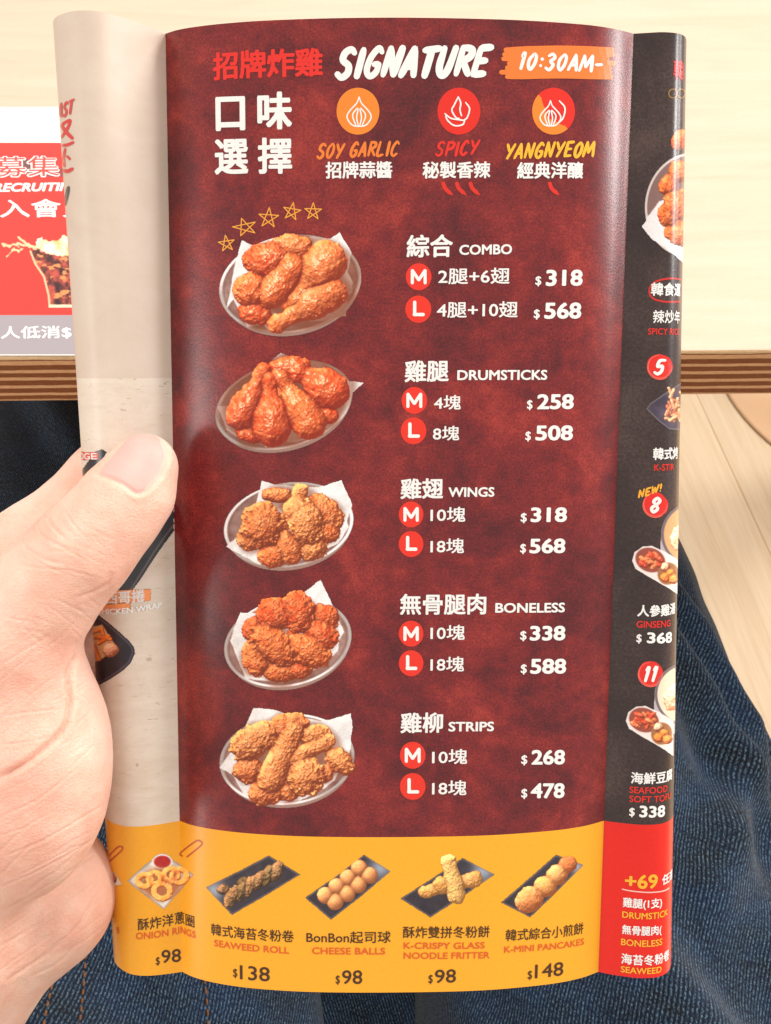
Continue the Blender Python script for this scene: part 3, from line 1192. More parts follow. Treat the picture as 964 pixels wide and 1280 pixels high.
bowl(359, 949, 85, 57, -6, [(317, 884), (340, 886), (363, 893), (401, 902), (420, 897), (439, 891), (441, 910), (437, 941), (418, 975), (405, 985), (374, 1001), (340, 1004), (305, 993), (291, 968), (274, 960), (298, 927)], 53,
     [('l', 425, 951, 17, 12, 40, OR4), ('l', 310, 962, 16, 14, 0, OR3), ('l', 360, 989, 13, 10, 0, OR3), ('l', 331, 991, 18, 13, 0, OR3), ('l', 407, 967, 8, 10, 30, OR3), ('l', 394, 919, 17, 11, -10, OR4),
      ('l', 360, 907, 22, 13, -15, OR3), ('l', 319, 926, 28, 17, -32, OR4), ('l', 382, 971, 20, 20, 0, OR4), ('d', 410, 926, 9, 363, 950, 10, OR4), ('d', 366, 913, 13, 339, 974, 16, OR4)], .5, 2.2, 3.0, 1.24)


def tray(P, seed, dark=(52, 46, 54), lite=(150, 158, 172), corner=None):
    xs, ys = [a for a, b in P], [b for a, b in P]
    p = Pic(min(xs) - 6, min(ys) - 8, max(xs) + 6, max(ys) + 6, seed, 0.7)
    m = p.polym(P, .8, .7)
    f = fbm(p.X / 12, p.Y / 12, seed)
    base = np.array(dark, float) * (0.8 + .5 * f[..., None])
    if corner:
        g = np.exp(-(((p.X - corner[0]) / corner[2])**2 + ((p.Y - corner[1]) / corner[2])**2))[..., None]
        base = base * (1 - g) + np.array(lite, float) * g
    p.fill(m, base)
    dd = segdist(p.X, p.Y, P)
    p.fill(m * sm(-np.abs(dd - 1.3), -1.4, -.3) * .55, (134, 124, 120))
    return p


DK = (70, 34, 16)
p = tray([(257, 1109), (300, 1088), (336, 1069), (376, 1093), (330, 1121), (290, 1144)], 61, corner=(268, 1113, 13))
for k in range(6):
    u = k / 5
    p.lump(290 + 55 * u, 1121 - 32 * u, 8, 15, 28, [(150, 104, 62), (112, 84, 46), (166, 118, 72)][k % 3], z=6 - k)
p.lump(280, 1112, 9, 7, 0, (140, 96, 60))
p.lump(305, 1102, 9, 6, -20, (120, 90, 52))
p.shade(1.8, 2.6, .35, (36, 26, 16), (250, 230, 190))
p.build('dish_photo')

p = tray([(381, 1122), (420, 1095), (455, 1068), (489, 1089), (452, 1120), (414, 1150)], 67, corner=(476, 1084, 13))
for k, (x, y) in enumerate(((449, 1085), (462, 1094), (435, 1097), (448, 1106), (421, 1108), (434, 1117), (407, 1119), (419, 1127))):
    p.lump(x, y, 10.5, 10.5, 0, (238, 166, 104), z=k * .8, wob=.05, k=.25)
p.shade(.8, 1.8, .2, (126, 66, 34), (255, 226, 190))
p.build('dish_photo')

p = tray([(500, 1123), (540, 1098), (578, 1072), (619, 1093), (580, 1120), (538, 1147)], 71, corner=(604, 1088, 14))
FR = (240, 196, 118)
p.limb(531, 1115, 8, 594, 1098, 9, (230, 166, 86), 0)
p.lump(553, 1106, 12, 12, 0, (224, 160, 84), 2)
p.limb(561, 1077, 10, 571, 1118, 12, FR, 5)
p.lump(590, 1101, 12, 10, 0, (226, 160, 90), 1)
p.shade(1.4, 3.0, .2, (120, 74, 30), (255, 240, 200))
p.build('dish_photo')

p = tray([(626, 1128), (662, 1097), (695, 1068), (730, 1081), (697, 1114), (663, 1147)], 73, corner=(722, 1084, 9))
for k, (x, y, a, b) in enumerate(((709, 1081, 13, 11), (696, 1094, 15, 13), (682, 1108, 15, 14), (662, 1124, 19, 16))):
    p.lump(x, y, a, b, -35, [(226, 120, 66), (238, 176, 104), (234, 170, 92), (240, 156, 88)][k], z=k * 2, wob=.2, k=.6)
p.shade(1.2, 2.6, .2, (120, 54, 22), (255, 226, 170))
p.build('dish_photo')

p = tray([(159, 1101), (180, 1082), (201, 1066), (222, 1078), (243, 1093), (224, 1115), (205, 1137), (181, 1119)], 79, (206, 196, 184), (240, 236, 230), (214, 1128, 14))
e, _, _ = p.ellm(203, 1077, 13, 10, 0)
p.fill(e, (236, 230, 224))
e, _, _ = p.ellm(203, 1077, 10.5, 7.5, 0)
p.fill(e, np.stack([150 + 60 * fbm(p.X / 5, p.Y / 5, 3), 26 + 20 * fbm(p.X / 5, p.Y / 5, 4), 34 + 0 * p.X], -1))
e, _, _ = p.ellm(202, 1104, 26, 20, 0, 6)
p.fill(e * .8, (170, 84, 40))
RG = (238, 140, 62)
for x, y, R in ((181, 1101, 8), (194, 1098, 7.5), (225, 1095, 9), (214, 1094, 8.5), (203, 1114, 10)):
    p.ring(x, y, R, 4.2, .92, RG, z=x * .02 + y * .05)
p.shade(.9, 2.6, .25, (130, 56, 20), (255, 226, 180))
p.build('dish_photo')

p = Pic(134, 1084, 158, 1112, 81, 0.7)
m = p.polym([(137.5, 1087), (145, 1092), (154, 1106), (139, 1108)], .8)
p.fill(m, (222, 208, 186))
p.lump(139, 1098, 7, 7, 0, (232, 150, 80))
p.shade(.8, 2.6, .2)
p.build('dish_photo')

# right page: a plate cut by the curl, noodles, and two soup sets
p = Pic(798, 150, 859, 332, 83, .8)
m, th, d = p.ellm(862, 256, 56, 66, 10)
p.fill(m, (126, 96, 92))
p.fill(m * sm(-np.abs(d - 2), -2, -.6), (206, 194, 190))
p.fill(p.polym([(802, 283), (812, 268), (824, 252), (860, 236), (860, 336), (846, 322), (830, 308), (815, 300)], 1.5), (222, 218, 220))
for k, (x, y, a, b) in enumerate(((850, 175, 12, 14), (836, 232, 13, 14), (850, 214, 14, 14), (846, 256, 18, 20), (836, 268, 14, 16), (852, 292, 16, 18), (838, 290, 8, 10))):
    p.lump(x, y, a, b, 20, (228, 100, 46), z=k * .6)
p.shade(1.6, 3, .4)
p.build('dish_photo')


def soft_tray(P, seed):
    return tray(P, seed, (70, 60, 76), (150, 140, 160), None)


p = soft_tray([(807, 511), (812, 504), (832, 490), (856, 474), (858, 536), (846, 538), (836, 537), (822, 526)], 89)
e, _, _ = p.ellm(852, 506, 22, 27, 20, 2)
for k in range(26):
    rnd = random.Random(k)
    x, y = 850 + rnd.uniform(-18, 7), 506 + rnd.uniform(-20, 20)
    a = rnd.uniform(0, 3.1)
    p.limb(x - 5 * math.cos(a), y - 5 * math.sin(a), 2.2, x + 5 * math.cos(a), y + 5 * math.sin(a), 2.2, (232, 172, 128) if k % 3 else (196, 110, 80), z=k * .12, wob=.6)
p.shade(.6, 2, .2, (96, 50, 40))
p.build('dish_photo')


def soup(dx, dy, seed):
    p = Pic(775 + dx, 628 + dy, 852 + dx, 748 + dy, seed, .7)
    m, th, d = p.ellm(866 + dx, 668 + dy, 40, 40, 0)
    m3, _, _ = p.ellm(866 + dx, 682 + dy, 41, 38, 0)
    p.fill(m3, (176, 164, 172))
    p.fill(m, (214, 160, 112) if seed == 97 else (236, 208, 182))
    p.fill(m * sm(-np.abs(d - 2), -2.6, -1), (108, 96, 104))
    p.lump(850 + dx, 672 + dy, 12, 18, 10, (244, 222, 196), wob=.4)
    p.shade(1.2, 5, .2, (180, 96, 56))
    P = [(790 + dx, 701 + dy), (793 + dx, 690 + dy), (803 + dx, 683 + dy), (815 + dx, 682 + dy), (832 + dx, 690 + dy), (850 + dx, 701 + dy), (850 + dx, 746 + dy), (838 + dx, 737 + dy), (812 + dx, 722 + dy), (794 + dx, 711 + dy)]
    m = p.polym(P, .6)
    p.fill(m, (226, 214, 210))
    e, _, _ = p.ellm(813 + dx, 700 + dy, 19, 15, 20)
    p.fill(e, (146, 74, 60))
    e, _, _ = p.ellm(835 + dx, 717 + dy, 13, 14, 20)
    p.fill(e, (156, 104, 66))
    for k in range(16):
        rnd = random.Random(k + seed)
        p.lump(813 + dx + rnd.uniform(-12, 12), 700 + dy + rnd.uniform(-8, 8), 7, 3.2, rnd.uniform(-60, 60), (212, 70, 44) if k % 3 else (232, 130, 80), z=k * .2, wob=.5)
    for k, (x, y, c) in enumerate(((831, 709, (246, 216, 176)), (838, 717, (232, 142, 60)), (832, 722, (226, 128, 52)), (842, 724, (230, 150, 70)))):
        p.lump(x + dx, y + dy, 6.5, 6, 0, c, z=k, wob=.3)
    p.shade(1.0, 2.6, .3, (110, 36, 24))
    p.build('dish_photo')


soup(0, 0, 97)
soup(-8, 200, 101)

# left page: black dishes and the wrap
p = Pic(84, 556, 226, 744, 103, .9)
P = [(134, 565), (128, 561), (119, 564), (112, 574), (86, 610), (86, 640), (104, 620)]
m = p.polym(P, .4)
p.fill(m, (44, 40, 45))
P = [(217.6, 627), (217.8, 664), (205, 681), (192, 700), (179, 720), (166, 738), (150, 738), (136, 737), (120, 740), (165, 704), (192, 664)]
m = p.polym(P, .4)
p.fill(m, np.array((54, 54, 60), float) * (.88 + .3 * fbm(p.X / 9, p.Y / 9, 5)[..., None]))
dd = segdist(p.X, p.Y, [(217.8, 655), (205, 672), (192, 691), (179, 712), (163, 738)], False)
p.fill(m * sm(-dd, -1.5, -.4) * .7, (120, 112, 112))
p.build('dish_photo')
p = Pic(88, 764, 174, 876, 107, .7)
P = [(123, 768), (136, 778), (150, 790), (162, 801), (168, 809), (169, 817), (163, 830), (152, 840), (138, 849), (122, 858), (92, 870), (92, 790)]
m = p.polym(P, .4)
p.fill(m, np.array((38, 32, 40), float) * (.8 + .5 * fbm(p.X / 9, p.Y / 9, 5)[..., None]))
dd = segdist(p.X, p.Y, P)
p.fill(m * sm(-np.abs(dd - 3), -1.6, -.4) * .6, (104, 96, 112))
q2 = p.polym([(115, 783), (128, 781), (140, 800), (146, 808), (130, 822), (116, 830)], 2)
p.fill(q2, (214, 170, 120))
p.lump(138, 812, 10, 9, 0, (236, 176, 150), 0)
for x0, y0, x1, y1 in ((119, 796, 138, 799), (127, 786, 131, 800), (118, 806, 124, 824), (124, 804, 136, 796), (116, 790, 124, 788)):
    p.limb(x0, y0, 2.8, x1, y1, 2.8, (240, 118, 40), 4, wob=.6)
p.shade(.8, 3, .25, (130, 60, 30))
p.build('dish_photo')

# ------------------------------------------------------------------ printed words of the red page
WH = (238, 236, 234)
RD = (222, 44, 34)
ORG = (232, 118, 44)
YW = (240, 178, 46)
text('招牌炸雞', 266.5, 101.5, 404, 96, 36, (224, 46, 38), .035)
a = Art(); brush(a, 'SIGNATURE', 420, 96.5, 608, 93.5, 35, 8.6, WH, .24, 3); a.build('lettering')
a = Art()
for k in range(7):
    rnd = random.Random(k + 5)
    y = 61 + k * 5.6
    a.ribbon([(632 - rnd.uniform(0, 10) + (0 if k in (2, 5) else 6), y + 1.4), (700, y - .2), (762 + rnd.uniform(-4, 6), y + 1.6)], 7.6, (234, 122, 52), .04)
a.build('brush_mark')
a = Art(); brush(a, '10:30AM-', 648, 85.5, 751, 89.5, 19.5, 4.1, WH, .2, 8, .095); a.build('lettering')
text('口', 270, 164.5, 307, 163.5, 43.5, WH, .035)
text('味', 322, 163, 365.5, 162, 48, WH, .035)
text('選', 268.5, 219, 311, 218, 45, WH, .03)
text('擇', 322.5, 218, 365.5, 217.5, 46, WH, .03)


def garlic(art, cx, cy, k=1.0, rgb=WH):
    for pts in ([(0, -19), (-3, -11), (-12, -1), (-15, 7), (-9, 16), (0, 18), (9, 16), (15, 7), (12, -1), (3, -11), (0, -19)],
                [(-2, -5), (-8, 4), (-4, 17)], [(2, -5), (8, 4), (4, 17)], [(-1, -4), (-3, 7), (-1, 17)], [(1, -4), (3, 7), (1, 17)]):
        art.ribbon([(cx + x * k, cy + y * k) for x, y in pts], 1.7, rgb, .07)


def chilli(art, cx, cy):
    for pts in ([(-1, -18), (-6, -8), (-9, -1), (-4, 8), (0, 9)], [(-1, -18), (2, -10), (1, -2), (3, 6)], [(8, -11), (13, -3), (10, 8), (6, 11)], [(-18, 3), (-10, 9), (2, 11), (7, 12)], [(7, 12), (4, 17), (-6, 18), (-14, 12), (-17, 6)]):
        art.ribbon([(cx + x, cy + y) for x, y in pts], 1.9, WH, .07)


a = Art(); a.ellipse(447.6, 139, 26.8, 29.3, (236, 132, 44)); garlic(a, 449, 140); a.build('flavour_badge')
a = Art(); a.ellipse(573.8, 139, 26.8, 29.3, (222, 42, 30)); chilli(a, 574, 139); a.build('flavour_badge')
a = Art(); a.ellipse(692, 139, 26.8, 29.3, (222, 42, 30))
a.ellipse(692, 139, 26.8, 29.3, (236, 132, 44), .055, a0=math.radians(49), a1=math.radians(229))
garlic(a, 688, 142, .86)
a.ribbon([(699, 126), (706, 135), (704, 147), (699, 153)], 1.9, WH, .08)
a.build('flavour_badge')
a = Art(); brush(a, 'SOY GARLIC', 396, 198, 497, 194, 17.5, 3.5, (232, 124, 48), .2, 12); a.build('lettering')
a = Art(); brush(a, 'SPICY', 544, 195.5, 596, 193, 17, 3.5, (222, 46, 38), .2, 15); a.build('lettering')
a = Art(); brush(a, 'YANGNYEOM', 631, 198, 741, 195, 18, 3.5, (240, 180, 50), .2, 18); a.build('lettering')
text('招牌蒜醬', 407, 223.6, 490.5, 223, 21.5, WH, .03)
text('秘製香辣', 528, 223.5, 613, 223, 21.5, WH, .03)
text('經典洋釀', 646, 224, 728.5, 223.5, 21.5, WH, .03)
for x in (554, 571, 588, 687):
    a = Art(); a.ribbon([(x, 229), (x + 3, 236), (x + 12, 244)], 5, (214, 46, 36), .06, taper=(1, .15)); a.build('chilli_mark')
for k, (x, y, r, t) in enumerate(((283.5, 304.5, 10.5, -8), (306.5, 284, 13.5, -16), (336, 272.5, 13, 4), (365, 264.5, 11.5, 10), (391.5, 264.5, 11, 2))):
    a = Art()
    P = [(x + r * math.sin(math.radians(t + 144 * i)) * (1.15 if k == 1 else 1), y - r * math.cos(math.radians(t + 144 * i)) * (.85 if k == 1 else 1)) for i in range(6)]
    for i in range(5):
        a.ribbon([P[i], P[i + 1]], 1.7, (236, 160, 62), .06, False)
    a.build('star')


def badge(x, y, r, ch):
    a = Art()
    a.ellipse(x, y, r, r * 1.05, (228, 50, 34))
    if ch == 'M':
        for P in ([(-8, 8), (-8, -8)], [(-8, -8), (0, 4)], [(0, 4), (8, -8)], [(8, -8), (8, 8)]):
            a.ribbon([(x + u * r / 16, y + v * r / 16) for u, v in P], 3.9, WH, .075, False, (1, 1))
    else:
        for P in ([(-4.5, -9), (-4.5, 7)], [(-5.5, 6.6), (6.5, 6.6)]):
            a.ribbon([(x + u * r / 16, y + v * r / 16) for u, v in P], 4.2, WH, .075, False, (1, 1))
    a.build('size_badge')


def row(y, ch, bx, by, r, q, qx0, qx1, qb, qh, dx0, dx1, db, pr, px0, px1, pb, ph):
    badge(bx, by, r, ch)
    text(q, qx0, qb, qx1, qb - .6, qh, WH, .016)
    text('$', dx0, db, dx1, db, 13, WH, .02)
    text(pr, px0, pb, px1, pb - .4, ph, WH, .035)


text('綜合', 508, 322.5, 566, 321.5, 29, WH, .03)
text('COMBO', 574, 319, 640, 318, 13, WH, .03)
row(0, 'M', 523.5, 346, 16, '2腿+6翅', 547.7, 637, 355.5, 20.5, 669, 676.5, 358, '318', 682, 728, 358, 21)
row(0, 'L', 523, 386.5, 16.2, '4腿+10翅', 546, 647, 397.5, 20.5, 667, 674.6, 399.5, '568', 680, 726.3, 399, 21)
text('雞腿', 505.6, 478, 561, 477, 27.5, WH, .028)
text('DRUMSTICKS', 571.5, 475.4, 684, 475, 13, WH, .03)
row(0, 'M', 518, 500.5, 16, '4塊', 542.4, 576, 512.5, 18.5, 658.5, 665.5, 512.8, '258', 671, 717, 512, 19.5)
row(0, 'L', 517, 538.5, 16, '8塊', 541, 574, 551, 18.5, 656.5, 663.5, 552, '508', 669, 716, 551, 19.5)
text('雞翅', 500.5, 624, 554, 623.4, 26, WH, .028)
text('WINGS', 560.5, 621.4, 618, 621, 12.4, WH, .03)
row(0, 'M', 514, 643, 15.4, '10塊', 538, 581.7, 652.8, 19, 650.7, 658.4, 654, '318', 663, 708.5, 653, 19)
row(0, 'L', 514, 680, 15.4, '18塊', 538, 580, 692, 19, 650, 657.4, 692.5, '568', 661.5, 706.5, 692, 19)
text('無骨腿肉', 499.8, 768.5, 607.6, 768, 26.5, WH, .026)
text('BONELESS', 619, 766, 706, 765.4, 12.6, WH, .03)
row(0, 'M', 514, 792, 15.4, '10塊', 538, 581, 800.3, 19, 650, 658, 801.4, '338', 662, 706.5, 801, 19)
row(0, 'L', 514, 829, 15.4, '18塊', 538, 580, 839.8, 19, 650.7, 658.4, 843, '588', 662.5, 707.5, 842.5, 19.4)
text('雞柳', 500.5, 916.6, 553.7, 916, 26, WH, .028)
text('STRIPS', 560.5, 914.4, 617.5, 914, 12.4, WH, .03)
row(0, 'M', 516, 944, 16, '10塊', 540, 584, 955.4, 19, 651.4, 659, 956.6, '268', 664, 706, 956, 19)
row(0, 'L', 516, 983, 16, '18塊', 540, 583, 994.4, 19, 651.4, 659, 998.6, '478', 663, 705.5, 998, 19.4)

# the yellow band
BR = (74, 44, 22)
RO = (222, 92, 34)
text('酥炸洋蔥圈', 172.4, 1163, 243.4, 1160, 15, BR, .012)
text('ONION RINGS', 170, 1174, 245, 1173, 8.6, RO, .02)
text('$', 195, 1207.5, 200, 1206.6, 11, BR, .01)
text('98', 202, 1204, 226.5, 1202, 16.5, BR, .012)
a = Art()
a.ribbon([(228, 1070), (226, 1066), (244, 1052), (250, 1051), (252, 1056), (234, 1071)], 1.9, (190, 78, 30), .06, taper=(1, 1)); a.build('handle_outline')
a = Art()
a.ribbon([(137, 1069), (146, 1060), (151, 1058), (153, 1062), (138, 1076)], 1.9, (190, 78, 30), .06, taper=(1, 1)); a.build('handle_outline')
text('S', 146, 1167, 149.5, 1166.5, 7.5, RO, .02)
text('韓式海苔冬粉卷', 264, 1168.6, 367.5, 1178, 15, BR, .012)
text('SEAWEED ROLL', 268, 1182.6, 361.6, 1192.2, 8.4, RO, .02)
text('$', 291.5, 1222.4, 297, 1223, 12, BR, .01)
text('138', 300, 1224, 337.6, 1227, 18, BR, .012)
text('BonBon起司球', 383, 1178.6, 488.5, 1178.6, 15, BR, .012)
text('CHEESE BALLS', 390, 1192.4, 481.5, 1193, 8.6, RO, .02)
text('$', 419.6, 1231, 425, 1231, 12, BR, .01)
text('98', 427.6, 1230, 453, 1230, 17.5, BR, .012)
text('酥炸雙拼冬粉餅', 503.6, 1172.6, 612, 1171.6, 15, BR, .012)
text('K-CRISPY GLASS', 504.4, 1186, 606, 1185.4, 8.3, RO, .02)
text('NOODLE FRITTER', 504.4, 1198.4, 612, 1197.6, 8.3, RO, .02)
text('$', 535.4, 1230.4, 541, 1230, 12, BR, .01)
text('98', 543.4, 1229, 570, 1228, 17, BR, .012)
text('韓式綜合小煎餅', 631.8, 1176.6, 729, 1167, 15, BR, .012)
text('K-MINI PANCAKES', 630, 1191, 730, 1180.4, 8.3, RO, .02)
text('$', 659.4, 1225.4, 665, 1224.8, 12, BR, .01)
text('148', 668.4, 1223, 704, 1219, 17.5, BR, .012)

# the black page
text('韓', 841, 99, None, 0, 26, (206, 40, 44), .035, asp=.95)
a = Art()
for x in (841, 851):
    P = [(x + 5 * math.cos(t * .7), 117 + 5.5 * math.sin(t * .7)) for t in range(10)]
    a.ribbon(P, 1.5, (150, 112, 60), .06)
a.build('ornament')
a = Art()
a.ribbon([(855, 350), (838, 348), (820, 352), (812, 361), (815, 372), (830, 377), (855, 377)], 2.2, (206, 44, 38), .05)
a.build('ring_mark')
text('韓食運', 813.5, 370, None, 0, 17, WH, .03, asp=1.0, off=.09)
text('辣炒年', 816, 404, None, 0, 16.5, WH, .018, asp=.95)
text('SPICY RICE', 810, 418.4, None, 0, 8.2, RD, .02, asp=.95)
text('韓式烤', 816, 575, None, 0, 15.5, WH, .03, asp=.95)
text('K-STIR', 817.5, 588.6, None, 0, 8.4, RD, .02, asp=.95)
for x, y, s, w in ((825, 458, '5', 12), (819.4, 630.5, '8', 12), (813.4, 842, '11', 16)):
    a = Art()
    a.ellipse(x, y, 15.6, 15.6, (222, 42, 36), .045, .035, int(y))
    for i in range(2):
        P = [(x + (14.5 + i) * math.cos(t * .33 + i), y + (14.6 + .6 * i) * math.sin(t * .33 + i) + i) for t in range(12)]
        a.ribbon(P, 1.2, (240, 96, 84), .06)
    brush(a, s, x - w / 2 - 1.5, y + 9, x + w / 2 - 1.5, y + 9, 17, 4.4, WH, .2, 4, .085)
    a.build('number_badge')
a = Art(); brush(a, 'NEW!', 798, 622.5, 827, 613.5, 9, 2.3, (240, 170, 50), .1, 6); a.build('lettering')
text('人參雞湯', 796.5, 770.6, None, 0, 15, WH, .03, asp=.95)
text('GINSENG', 795.6, 784.4, None, 0, 8.6, RD, .02, asp=.93)
text('$', 795.4, 804.4, 802, 804.4, 12, WH, .02)
text('368', 808.4, 804, 839.5, 803, 14, WH, .035)
text('海鮮豆腐', 788.4, 979.4, None, 0, 15, WH, .03, asp=.95)
text('SEAFOOD', 786.8, 991, None, 0, 8.4, RD, .02, asp=.93)
text('SOFT TOFU', 786.8, 1002.2, None, 0, 8.4, RD, .02, asp=.93)
text('$', 786.4, 1021.4, 793.4, 1021.4, 12, WH, .02)
text('338', 799, 1021.4, 831, 1020.4, 15, WH, .035)
text('+69', 781, 1109.6, 822, 1110, 18, YW, .03)
text('任選', 827.4, 1107, None, 0, 13, WH, .03, asp=.95)
a = Art(); a.ribbon([(778, 1111.4), (788, 1113.4), (800, 1114.8), (812, 1115.4), (824, 1114.6), (832, 1112.6), (836, 1110)], 1.5, (244, 190, 180), .06, taper=(1, 1)); a.build('rule_line')
text('雞腿(1支)', 778.4, 1135.4, None, 0, 14.4, WH, .026, asp=.84)
text('DRUMSTICK', 777.8, 1146.8, None, 0, 8.2, YW, .02, asp=.9)
text('無骨腿肉(', 777.4, 1169, None, 0, 14, WH, .026, asp=.82)
text('BONELESS', 776.4, 1181, None, 0, 8.4, YW, .02, asp=.9)
text('海苔冬粉卷', 776.4, 1204.4, None, 0, 13.6, WH, .026, asp=.86)
text('SEAWEED', 776, 1215, None, 0, 8.0, YW, .02, asp=.95)

# the beige page
a = Art(); brush(a, 'AST', 72.5, 147, 91, 142, 17, 3.2, (206, 78, 74), .1, 9); a.build('lettering')
a = Art()
C2 = (212, 66, 62)
for P, w in (([(76, 158), (82, 153), (88, 151), (84, 162), (77, 172)], 4), ([(78, 158), (84, 166), (91, 173)], 4.6), ([(78, 182), (85, 181), (92, 178)], 4), ([(82, 186), (80, 198), (81, 208)], 3.4), ([(84, 195), (88, 199)], 3), ([(79, 213), (85, 214), (91, 211)], 4.6)):
    a.ribbon(P, w, C2, .06)
a.build('lettering')
a = Art(); a.ribbon([(86, 234), (84, 244), (81, 256)], 5, (88, 84, 84), .06); a.ribbon([(81, 305), (83, 308)], 2, (120, 112, 108), .06); a.ribbon([(82, 313), (84, 316)], 2, (120, 112, 108), .06)
a.build('lettering')
p = Pic(90, 544, 126, 578, 121, .7)
p.fill(p.polym([(92, 545), (98.5, 545), (99.5, 563), (92, 563)], .3), (222, 84, 72))
p.fill(p.polym([(90, 564.5), (122.6, 565), (123.2, 574.8), (90, 575.4)], .3), (222, 84, 72))
p.build('label_mark', off=.07)
text('IDGE', 97, 574, 121.5, 574.2, 8, WH, .02, off=.12)
p = Pic(112, 734, 194, 770, 122, .7)
p.fill(p.polym([(118, 740), (160, 737), (188.5, 736), (189, 742), (188, 751), (165, 752.5), (118, 756)], .4), (240, 150, 92))
p.fill(p.polym([(112, 757), (163, 753), (163.5, 762), (112, 768)], .4), (240, 150, 92))
p.build('label_mark', off=.1)
text('西哥捲', 133, 754.5, 181, 751.6, 16, WH, .03, off=.15)
text('CHICKEN WRAP', 123, 766.5, 202.5, 759.4, 7.2, (252, 250, 248), .035, off=.15)

# ------------------------------------------------------------------ flyer on the table
def fz(px, py, z=ZT + 0.0005):
    return on_z(px, py, z)


FLY0 = np.array([*fz(40, 300)[:2], ZT])
flyer = empty('flyer', FLY0)
tag(flyer, 'red and white recruiting flyer with cola glass lying at the table edge', 'flyer')


def flat_quad(name, px, mat, off, sub=1):
    P = [fz(x, y) + np.array([0, 0, off]) for x, y in px]
    return mesh_obj(name, P, [(0, 1, 2, 3)], mat, flyer, FLY0)


def prism_quad(name, px, mat):
    P = [np.array([*fz(x, y)[:2], ZT + 0.0005]) for x, y in px]
    Q = [p - np.array([0, 0, 0.0003]) for p in P]
    return mesh_obj(name, P + Q, [(0, 1, 2, 3), (7, 6, 5, 4), (0, 4, 5, 1), (1, 5, 6, 2), (2, 6, 7, 3), (3, 7, 4, 0)], mat, flyer, FLY0)


prism_quad('sheet', [(-330, 444), (150, 444), (180, 133.5), (-220, 134.5)], M_WHITEPAPER)
flat_quad('red_panel', [(-320, 394), (155, 394), (175, 178.5), (-230, 178.5)], page_flat('flyer_red_print', (204, 50, 44), (220, 66, 58)), 0.00006)
flat_quad('grey_panel', [(-330, 443), (149.5, 443), (155, 394), (-320, 394)], page_flat('flyer_grey_print', (150, 141, 147), (164, 155, 160)), 0.00007)
a = Art(FS)
a.ribbon([(-12, 212), (20, 208), (50, 214), (85, 216)], 12, (150, 70, 66), .09); a.ribbon([(28, 200), (34, 206), (40, 216)], 10, (120, 76, 74), .1); a.build('shadow_mark')
text('募集', -8, 223, 76, 222, 27, (250, 240, 238), .05, .12, FS)
text('募集', -6, 221.5, 74.5, 220.5, 24.5, (232, 74, 66), .004, .16, FS)
text('RECRUITING', -9, 240.5, 106, 239, 11, WH, .045, .12, FS, .25)
text('入會員', 0, 272.5, 116, 271.5, 22.5, WH, .016, .12, FS)
text('人低消$', 1, 424.5, 90, 423.5, 16, WH, .02, .12, FS)
p = Pic(-2, 285, 120, 388, 113, .8)
g = p.polym([(38, 314), (52, 311), (80, 311), (118, 313), (108, 340), (104, 384), (62, 384), (61, 370), (55, 346), (44, 330)], 1)
nz = sm(fbm(p.X / 8, p.Y / 10, 5, 3), .28, .72)[..., None]
p.fill(g, np.array((58, 32, 36)) * (1 - nz) + np.array((186, 78, 64)) * nz)
amber = sm(fbm(p.X / 8, p.Y / 4, 9, 3), .58, .7) * g
p.fill(amber * .8, (242, 158, 92))
dd = segdist(p.X, p.Y, [(38, 314), (44, 330), (55, 346), (61, 370), (62, 384)], False)
p.fill(sm(-dd, -2.2, -.8), (214, 178, 140))
p.fill(p.polym([(62, 381), (104, 381), (104, 385), (62, 385)], .5), (236, 214, 176))
sp = p.polym([(42, 311), (46, 300), (52, 296), (62, 301), (70, 300), (80, 294), (90, 300), (118, 306), (118, 316), (80, 320), (60, 316)], 9)
p.fill(sp, np.array((240, 176, 120)) * (1 - nz) + np.array((255, 236, 206)) * nz)
for P in ([(4, 307), (14, 308), (26, 306), (42, 309)], [(6, 319), (16, 314), (30, 310)], [(24, 297), (32, 304), (44, 309)]):
    dd = segdist(p.X + 2 * (nz[..., 0] - .5) * 3, p.Y + 4 * (nz[..., 0] - .5), P, False)
    p.fill(sm(-dd, -2.6, -1.0), (246, 190, 150))
p.build('cola_picture', FS, .09)

flush_text()

# ------------------------------------------------------------------ hand
def nd(px, py, d, r):
    return np.array([(px - 482) * d / FPX, (640 - py) * d / FPX, d]), r


VOX = 0.5
BX = (-122.0, -8.0)
BYv = (-150.0, 26.0)
BZv = (210.0, 296.0)
gx = np.arange(BX[0], BX[1], VOX, dtype=np.float32)
gy = np.arange(BYv[0], BYv[1], VOX, dtype=np.float32)
gz = np.arange(BZv[0], BZv[1], VOX, dtype=np.float32)
GX, GY, GZ = gx[:, None, None], gy[None, :, None], gz[None, None, :]


def cone(A, B):
    (a, ra), (b, rb) = A, B
    ba = (b - a).astype(np.float32)
    px_, py_, pz_ = GX - np.float32(a[0]), GY - np.float32(a[1]), GZ - np.float32(a[2])
    h = np.clip((px_ * ba[0] + py_ * ba[1] + pz_ * ba[2]) / np.float32(ba @ ba), 0, 1)
    d = np.sqrt((px_ - h * ba[0])**2 + (py_ - h * ba[1])**2 + (pz_ - h * ba[2])**2)
    return d - (np.float32(ra) + h * np.float32(rb - ra))


def ellip(px, py, d, rx, ry, rz, ang=0.0):
    c, _ = nd(px, py, d, 0)
    a = math.radians(ang)
    X, Y, Z = GX - np.float32(c[0]), GY - np.float32(c[1]), GZ - np.float32(c[2])
    u = X * math.cos(a) + Y * math.sin(a)
    v = -X * math.sin(a) + Y * math.cos(a)
    k0 = np.sqrt((u / rx)**2 + (v / ry)**2 + (Z / rz)**2)
    return ((k0 - 1) * min(rx, ry, rz)).astype(np.float32)


